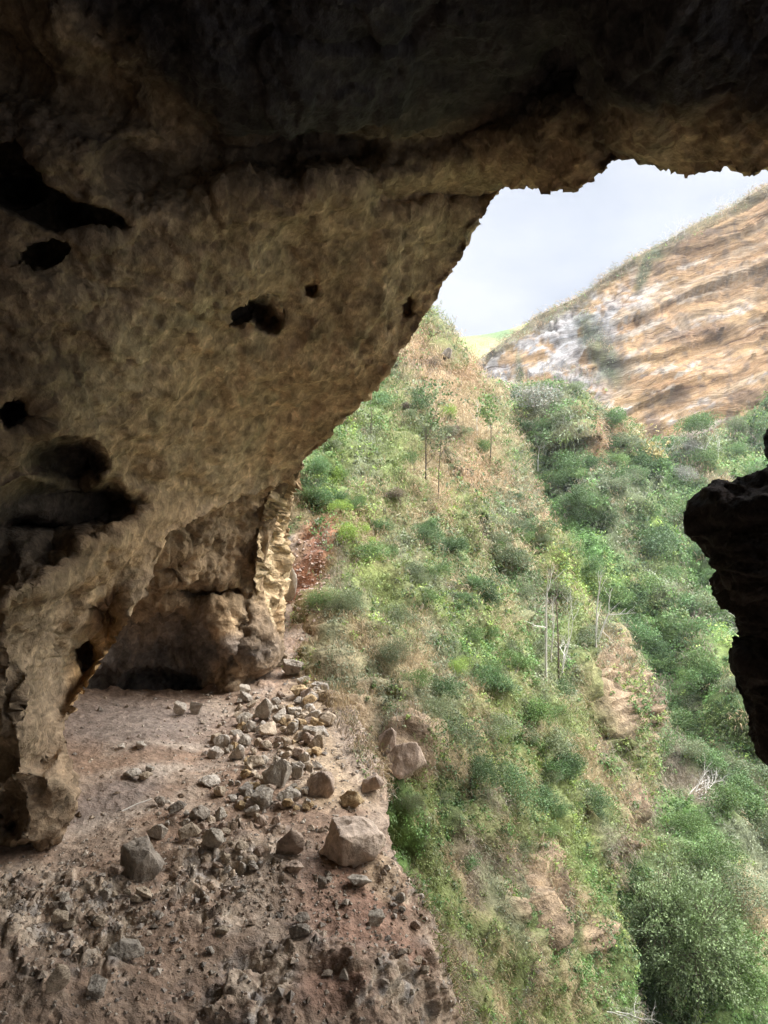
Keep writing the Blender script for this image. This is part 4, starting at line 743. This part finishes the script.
# the big leafy tree at the lower right, with limbs and separate sprays of leaves
def leafy(surf, x, y, R_px, label, rng, nspray=300, per=90, col='grey green', lpx=2.7, hgt=1.0):
    p, n, d = surf.at(x, y); R_ = R_px * d / F; o = link(bpy.data.objects.new('tree', None)); base = p + np.array([0, 0, -R_ * .9 * hgt]); o.location = Vector(base)
    o['label'] = label; o['category'] = 'tree'
    segs = []; c = np.array([0, 0, R_ * .95 * hgt]); pts = unit(rng.normal(size=(nspray, 3)) + [0, -.3, .35]) * (rng.random((nspray, 1)) ** .3) * R_ * (1 + .18 * np.sin(np.arange(nspray) * 1.7))[:, None] * [1, .9, hgt] + c
    segs.append((np.zeros(3), c * .35, R_ * .05, R_ * .04)); hub = [c * .35 + rng.normal(size=3) * R_ * .05 for _ in range(9)]
    hub2 = [unit(rng.normal(size=3) + [0, 0, .4]) * R_ * .45 + c for _ in range(9)]
    for h in hub2: segs.append((c * .33, h, R_ * .03, R_ * .014))
    for q in pts: h = min(hub2, key=lambda h: np.linalg.norm(h - q)); segs.append((h, q, R_ * .008, R_ * .003))
    v, f = tubes(segs, 4); obj('trunk', mesh_from('trunk', v, f, M_BARK), o)
    k = np.repeat(np.arange(nspray), per); out_ = unit(pts - c)[k]; t = rng.random((len(k), 1)); cc = pts[k] + out_ * (t - .6) * R_ * .3 + rng.normal(size=(len(k), 3)) * R_ * .055 - np.array([0, 0, 1.]) * t * t * R_ * .08
    v, f = leaves(cc, lpx * d / F * rng.uniform(.6, 1.4, len(k)), rng, out_, .5, .5); cl = np.array(COLS[col]) * rng.uniform(.65, 1.4, (len(k), 1)) * rng.uniform(.75, 1.3, (nspray, 1))[k]
    obj('crown', mesh_from('crown', v, f, M_LEAF, np.repeat(cl, 4, 0), False), o)
rl = np.random.default_rng(9)
COLS['pale green'] = (.18, .245, .10)
leafy(SV, 680, 935, 62, "big leafy grey green tree filling the lower right of the valley", rl, col='pale green')
leafy(SV, 728, 960, 40, "smaller leafy tree right of the big grey green one", rl, 120, 50, 'mid green')
leafy(SV, 625, 915, 22, "dark leafy tree between the grassy rib and the big tree", rl, 70, 50, 'bluish green')

# dead branches
def dead(name, surf, x, y, h, label, rng, n=1, spread=.5, lean=(0, 0, 1), cat="branches", r=.012, depth=3, lift=.15):
    p, nn, d = surf.at(x, y); H = h * d / F; segs, tips = [], []
    for _ in range(n): grow(rng.normal(size=3) * H * .15 * (n > 1), unit(np.array(lean) + rng.normal(size=3) * .4), H * .5, H * r, depth, rng, segs, tips, spread, .3, 3, lift)
    v, f = tubes(segs, 4); o = obj(name, mesh_from(name, v, f, M_PALE)); o.location = Vector(p); o['label'] = label; o['category'] = cat; return o
dead('dead_branches', SH, 604, 1020, 36, "pale fallen branches arching at the bottom edge of the picture", rt, 2, .5, (.8, -.3, .3), r=.018)
dead('brush_pile', SV, 700, 795, 34, "pile of pale dead brush on the valley floor below the dark outcrop", rt, 16, .6, (.7, 0, .0), "brush", .014, 2, 0)
dead('dead_branch', SH, 398, 722, 18, "white crooked branch standing on top of the jutting rock", rt, 1, .6, (.4, 0, .8), "branch", .03, 1)
dead('dead_branch', SH, 436, 770, 26, "pale crooked branch hanging under the big bushes", rt, 1, .5, (0, -.3, .8), "branch", .02, 1)

# ------------------------------------------------------------------ rocks
M_ROCK = plain_mat('loose_rock', (.3, .25, .2), .9, True, .9, .4, 2.6)
def rock_mesh(rng, squash=(1, .8, .65), npt=13, rough=.035, boxy=0., sub=4):
    bm = bmesh.new(); q = unit(rng.normal(size=(npt, 3)))
    if boxy: q = np.concatenate([np.array([[a, b, c] for a in (-1, 1) for b in (-1, 1) for c in (-1, 1)]) * .62 * (1 + rng.normal(size=(8, 3)) * .22), q[:7] * .95])
    for a in q * np.array(squash) * rng.uniform(.85, 1.1, (len(q), 1)): bm.verts.new(a)
    r = bmesh.ops.convex_hull(bm, input=bm.verts); bmesh.ops.delete(bm, geom=[g for g in set(r['geom_interior'] + r['geom_unused']) if isinstance(g, bmesh.types.BMVert)], context='VERTS')
    bmesh.ops.dissolve_limit(bm, angle_limit=.25, verts=bm.verts, edges=bm.edges)
    bmesh.ops.bevel(bm, geom=list(bm.edges), offset=.02, segments=1, affect='EDGES', profile=.5)
    bmesh.ops.triangulate(bm, faces=bm.faces)
    for _ in range(sub): 
        long = [e for e in bm.edges if e.calc_length() > .11]
        if not long: break
        bmesh.ops.subdivide_edges(bm, edges=long, cuts=1); bmesh.ops.triangulate(bm, faces=bm.faces)
    v = np.array([a.co[:] for a in bm.verts]); sd = rng.uniform(0, 90)
    w_ = v + unit(v) * (fbm(v, .7, 5, .6, off=sd) * rough * 2.8 + (worley(v, .5, off=sd)[2] - .5) * rough * 1.6 + (worley(v, .25, off=sd)[2] - .5) * rough * 1.0)[:, None]
    for a, c in zip(bm.verts, w_): a.co = c
    me = bpy.data.meshes.new('rock'); bm.to_mesh(me); bm.free(); me.materials.append(M_ROCK); me.polygons.foreach_set('use_smooth', [True] * len(me.polygons)); return me
rr = np.random.default_rng(31)
ROCKS = [rock_mesh(rr, (1, rr.uniform(.6, .9), rr.uniform(.55, .85)), rr.integers(11, 19), .045, boxy=k == 5) for k in range(12)]
FLAT = [rock_mesh(rr, (1, .8, .25), 12) for _ in range(3)]; SLAB = [rock_mesh(rr, (.55, .22, 1), 10) for _ in range(3)]
RC = {'grey': (.43,.38,.315), 'tan': (.48,.39,.29), 'brown': (.42,.325,.255), 'dark': (.29,.25,.205), 'pink': (.52,.415,.33), 'ochre': (.48,.35,.20), 'pale': (.46,.41,.35)}
def rock(x, y, wpx, hpx, col, label, group=None, kind='r', rz=None, tilt=.25, sink=.22, mesh=None, surf=None):
    """base of the rock near pixel (x, y + h/2) on the ledge"""
    p, n, d = (surf or SL).at(x, y + hpx * .35); W = wpx * d / F * .56; H = hpx * d / F * .56
    ms = {'r': ROCKS, 'f': FLAT, 's': SLAB}[kind]; me = mesh or ms[rr.integers(len(ms))]; o = obj('rock', me)
    sq = {'r': .68, 'f': .25, 's': 1.}[kind]; wx = {'r': 1., 'f': 1., 's': .55}[kind]
    o.scale = (W / wx * 1.02, W / wx * rr.uniform(.8, 1.05), H / sq); o.location = Vector(p + np.array([0, 0, H * (1 - sink * 2)]) * .8)
    o.rotation_euler = (rr.uniform(-tilt, tilt), rr.uniform(-tilt, tilt), rr.uniform(-.5, .5) if rz is None else rz); o.color = tuple(np.array(RC[col]) * rr.uniform(.85, 1.15)) + (1,)
    o['label'] = label; o['category'] = 'rock'
    if group: o['group'] = group
    return o
G = "rocks lying on the cave ledge"
BIG = rock_mesh(np.random.default_rng(4), (1.05, .95, .72), 10, .045, boxy=1, sub=5)
for a in [(354,838,58,46,'pink',"biggest boulder, squared and brown, at the ledge's outer edge",'r',.5),(290,840,30,40,'brown',"upright flat slab left of the biggest boulder",'s'),(138,858,44,44,'dark',"dark angular boulder leaning on a paler slab, on the trodden floor",'r'),(146,846,16,40,'tan',"pale upright slab stuck against the dark boulder",'s'),
          (158,830,20,18,'grey',"grey stone perched behind the dark boulder",'r'),(294,666,24,20,'dark',"dark boulder at the head of the rubble, by the rock face",'r'),(277,772,28,34,'grey',"tall grey boulder in the middle of the rubble heap",'r'),(321,783,28,30,'brown',"tilted brown boulder on the outer side of the rubble",'r'),
          (312,732,22,18,'grey',"bluish grey stone right of the rubble heap",'r'),(270,727,26,16,'tan',"tan flat topped stone bridging a gap in the rubble",'f'),(265,710,20,24,'grey',"grey upright stone above the bridging stone",'r'),(236,735,20,14,'pale',"pale stone on the inner edge of the rubble",'r'),(222,740,16,14,'pale',"pale stone left beside the inner edge",'r'),
          (255,760,20,14,'tan',"tan stone left of the tall grey boulder",'r'),(297,770,16,16,'grey',"small grey block right of the tall grey boulder",'r'),(262,795,26,20,'grey',"grey broken stone below the tall boulder",'r'),(290,795,22,14,'grey',"flat grey stone between the tall boulder and the upright slab",'r'),(252,802,16,16,'brown',"brown wedge at the foot of the rubble",'s'),
          (352,797,24,20,'ochre',"ochre stone above the biggest boulder",'r'),(374,785,24,22,'brown',"brown stone on the brink by the green hollow",'r'),(326,718,22,16,'tan',"tan stone on the outer scree",'r'),(300,690,20,12,'ochre',"ochre broken stone below the dark boulder",'f'),(310,700,14,12,'ochre',"small ochre stone on the scree",'r'),(296,710,16,10,'grey',"grey stone in the upper rubble",'r'),
          (288,718,14,10,'tan',"tan stone in the upper rubble",'r'),(245,718,16,12,'grey',"grey stone at the rubble's inner top",'r'),(245,688,12,18,'grey',"small cairn like stone by the alcove pillar",'s'),(180,706,14,20,'pale',"pale slab leaning at the alcove wall, left of a pair",'s'),(198,706,18,18,'pale',"pale slab leaning at the alcove wall, right of a pair",'s'),
          (215,752,16,12,'pale',"pale stone lying off the rubble on the floor",'r'),(210,780,24,8,'pale',"long pale flat stone on the floor",'f'),(220,790,14,12,'tan',"round tan stone below the long pale stone",'r'),(178,808,18,14,'dark',"dark stone, left of the line on the floor's edge",'r'),(200,812,22,14,'dark',"dark tilted stone in the middle of the floor's edge",'f'),(160,800,14,8,'dark',"small flat dark stone by the thin stick",'f'),
          (190,832,22,16,'tan',"tan stone behind the knobbly outcrop",'r'),(213,836,22,20,'grey',"grey stone on the knobbly outcrop",'r'),(322,880,10,18,'dark',"thin upright stone on the red slope",'s'),(296,866,20,10,'brown',"flat brown stone on the red slope",'f'),(360,880,26,10,'grey',"row of grey stone below the biggest boulder",'f'),(376,915,20,26,'grey',"grey slab set in the outer slope",'s'),
          (302,916,16,12,'dark',"dark stone topping the notch in the cliff face",'r'),(300,930,20,14,'dark',"dark overhanging stone in the notch",'r'),(125,950,34,20,'grey',"grey boulder embedded low on the left",'r'),(100,920,16,12,'tan',"small tan stone above the embedded grey boulder",'r'),(60,915,18,24,'tan',"tan upright stone at the left of the cliff face",'s'),(58,975,24,40,'tan',"tall tan block at the lower left",'s'),
          (96,985,24,20,'grey',"grey block right of the tall tan one",'r'),(145,893,22,10,'tan',"flat tan stone in the row below the dark boulder",'f'),(105,893,14,12,'grey',"grey stone in the row below the dark boulder",'r'),(117,868,16,10,'brown',"brown stone at the left foot of the dark boulder",'r'),
          (122,745,10,5,'pale',"lone flat pale stone on the trodden floor",'f'),(140,744,12,6,'pale',"pale wedge on the trodden floor, right of a lone flat one",'r'),(133,772,20,8,'pale',"largest pale stone of the small heap on the floor",'f'),(145,775,14,8,'tan',"tan stone in the small heap on the floor",'r'),(150,768,10,8,'pale',"small pale stone topping the floor heap",'r')]:
    o = rock(a[0], a[1], a[2], a[3], a[4], a[5], G, a[6], a[7] if len(a) > 7 else None, mesh=BIG if 'biggest boulder, sq' in a[5] else None)
# the countless lesser stones of the heap: each its own rock
def zone_pts(n, lst, rng):
    w_ = np.array([l[5] for l in lst], float); k = rng.choice(len(lst), n, p=w_ / w_.sum()); out = []
    for j in k:
        a, b, rx_, ry_, an, _ = lst[j]; t, r = rng.uniform(0, 6.28), rng.random() ** .6; u, v_ = r * rx_ * math.cos(t), r * ry_ * math.sin(t); c, s = math.cos(math.radians(an)), math.sin(math.radians(an)); out.append((a + u * c - v_ * s, b + u * s + v_ * c))
    return out
RUB = [(262,745,50,52,-10,6),(300,740,26,60,-5,4),(315,690,16,40,20,2),(275,800,44,20,0,3),(205,822,40,12,0,1.6),(345,880,40,20,30,.8),(225,860,40,40,0,1.6),(120,900,60,12,5,.8),(400,930,22,50,-30,.6),(150,940,110,50,0,.9)]
for k, (x, y) in enumerate(zone_pts(270, RUB, rr)):
    far = y < 760; s = rr.uniform(5, 15) * (1. if far else .85) * (1.0 if rr.random() < .8 else 1.4)
    rub = y < 815
    hs = s * rr.uniform(.55, .95); cn = ['grey', 'tan', 'brown', 'pale', 'ochre'][rr.choice(5, p=[.3, .25, .15, .15, .15] if rub else [.3, .3, .3, .1, 0])]
    wh = (("in the upper rubble just below the dark boulder" if y < 712 else "in the rubble above the tall grey boulder" if y < 755 else "in the rubble around and below the tall grey boulder" if x < 275 or y < 800 else "between the rubble heap and the biggest boulder") if rub
          else ("near the biggest boulder on the red slope" if x > 290 and y < 905 else "in the outer red slope of the cliff face" if x > 340 else "in the knobbly earth below the trodden floor" if y < 905 else "in the lower left of the cliff face" if x < 180 else "in the lower middle of the cliff face"))
    rock(x, y, s, hs, cn, f"{'small' if s < 10 else 'fist sized'} {cn} stone {wh}",
         "small stones of the rubble heap" if rub else "small stones in the cliff face", 'r' if rr.random() < .75 else 'f', tilt=.7, sink=.34)
# crags showing through the grass of the near slope
G = "crags in the near hillside"
for a in [(404,752,34,42,'brown',"jutting crag of cracked rock between the ledge and the big bushes",'r'),(388,738,20,24,'brown',"lesser block on the left of the jutting crag",'r'),(372,778,20,20,'brown',"block at the foot of the scree above the green hollow",'r'),
          
          (447,352,9,11,'dark',"grey rock on the skyline beside the green hill",'r'),(440,342,7,9,'dark',"smaller grey rock topping the skyline of the near slope",'s'),(290,580,11,40,'grey',"grey slab standing against the ochre face",'s')]:
    o = rock(a[0], a[1], a[2] * 1.25, a[3] * 1.1, a[4], a[5], G, a[6], surf=SH, tilt=.3, sink=.3); o.location = o.location * .992; o.color = tuple(np.array(o.color[:3]) * .8) + (1,)
# grit: thousands of pebbles as one mass
def pebbles(surf, n, rng, mask, name, label, col, s0=.010, s1=.04, power=1.5):
    p, nn, pp, d = surf.sample(n, rng, mask, power); base = np.array([[1,0,0],[-1,0,0],[0,1,0],[0,-1,0],[0,0,1],[0,0,-1.]]); fc = np.array([[0,2,4],[2,1,4],[1,3,4],[3,0,4],[2,0,5],[1,2,5],[3,1,5],[0,3,5]])
    s = s0 + (s1 - s0) * rng.random(n) ** 3; b = base[None] * s[:, None, None] * rng.uniform(.6, 1.3, (n, 6, 1)) * [1, 1, .7]; a = rng.uniform(0, 6.28, n); c, si = np.cos(a), np.sin(a)
    b = np.stack([b[..., 0] * c[:, None] - b[..., 1] * si[:, None], b[..., 0] * si[:, None] + b[..., 1] * c[:, None], b[..., 2]], -1); b += rng.normal(size=b.shape) * s[:, None, None] * .15
    v = (p[:, None] + b + [0, 0, 0] + np.array([0, 0, 1]) * s[:, None, None] * .2).reshape(-1, 3); f = (fc[None] + np.arange(n)[:, None, None] * 6).reshape(-1, 3)
    cc = np.array(col)[rng.integers(len(col), size=n)] * rng.uniform(.7, 1.2, (n, 1)); obj(name, mesh_from(name, v, f, M_FLOOR, np.repeat(cc, 6, 0), False), label=label, category="pebbles", kind='stuff')
def pm(x, y):
    return .12 + spots(x, y, [(260,745,80,70,-15),(350,890,70,50,30),(330,760,60,60,0),(220,860,100,60,0),(100,900,100,60,0),(300,680,30,60,10)], .5) + .35 * (y > 880)
pebbles(SL, 9000, rr, pm, 'pebbles', "pale grit and pebbles strewn over the ledge floor", [(.42,.36,.29), (.30,.25,.2), (.5,.44,.37), (.25,.18,.13)])
pebbles(SL, 2000, rr, pm, 'gravel', "loose fist sized gravel among the rubble on the ledge", [(.38,.31,.24), (.30,.26,.22), (.44,.38,.31), (.24,.18,.13)], .03, .085)
pebbles(SH, 650, rr, lambda x, y: spots(x, y, [(310,575,20,40,4),(312,600,16,20,4)], .4) + 1e-9, 'scree', "pale stones on the red scree behind the cave mouth", [(.44,.34,.28), (.34,.22,.16)], .02, .09)
# dry grass and roots where the ledge meets the slope and under the ochre face
def edge_mask(x, y): return spots(x, y, [(340,690,12,60,-14),(372,760,14,30,-20),(421,890,7,40,-28),(448,960,7,50,-15),(466,1010,7,40,-10),(330,650,14,24,-20)], .5) + 1e-9
ground_cover(SL, 1500, (1.6,.5,.1,.0,.05,1.2,.1,1.5), [], 'undergrowth', 'dry_grass', "sparse low weeds at the outer edge of the ledge", "brown dry grass fringing the outer edge of the ledge", rg, edge_mask, 10, 1., 2.6)
# the thin stick on the trodden floor
q0, q1 = SL.at(122, 814)[0] + [0, 0, .05], SL.at(152, 802)[0] + [0, 0, .06]; v, f = tubes([(q0, (q0 + q1) / 2 + [0, 0, .02], .016, .013), ((q0 + q1) / 2 + [0, 0, .02], q1, .013, .008)], 6)
obj('stick', mesh_from('stick', v, f, M_PALE), label="thin pale stick lying on the trodden cave floor", category="stick")

# ------------------------------------------------------------------ air
me = bpy.data.meshes.new('haze'); bm = bmesh.new(); bmesh.ops.create_cube(bm, size=1)
for a in bm.verts: a.co = (a.co.x * 900 + 60, a.co.y * 420 + 185, a.co.z * 190 + 10)
bm.to_mesh(me); bm.free(); hz = bpy.data.materials.new('haze'); hz.use_nodes = True; nt = hz.node_tree; nt.nodes.clear(); o_ = N(nt, 'ShaderNodeOutputMaterial'); pv = N(nt, 'ShaderNodeVolumePrincipled')
pv.inputs['Color'].default_value = (.93, .96, 1, 1); pv.inputs['Density'].default_value = HAZE; pv.inputs['Anisotropy'].default_value = .2; nt.links.new(pv.outputs[0], o_.inputs['Volume'])
me.materials.append(hz); obj('haze', me, kind='stuff', label="thin haze hanging in the valley air", category="haze")
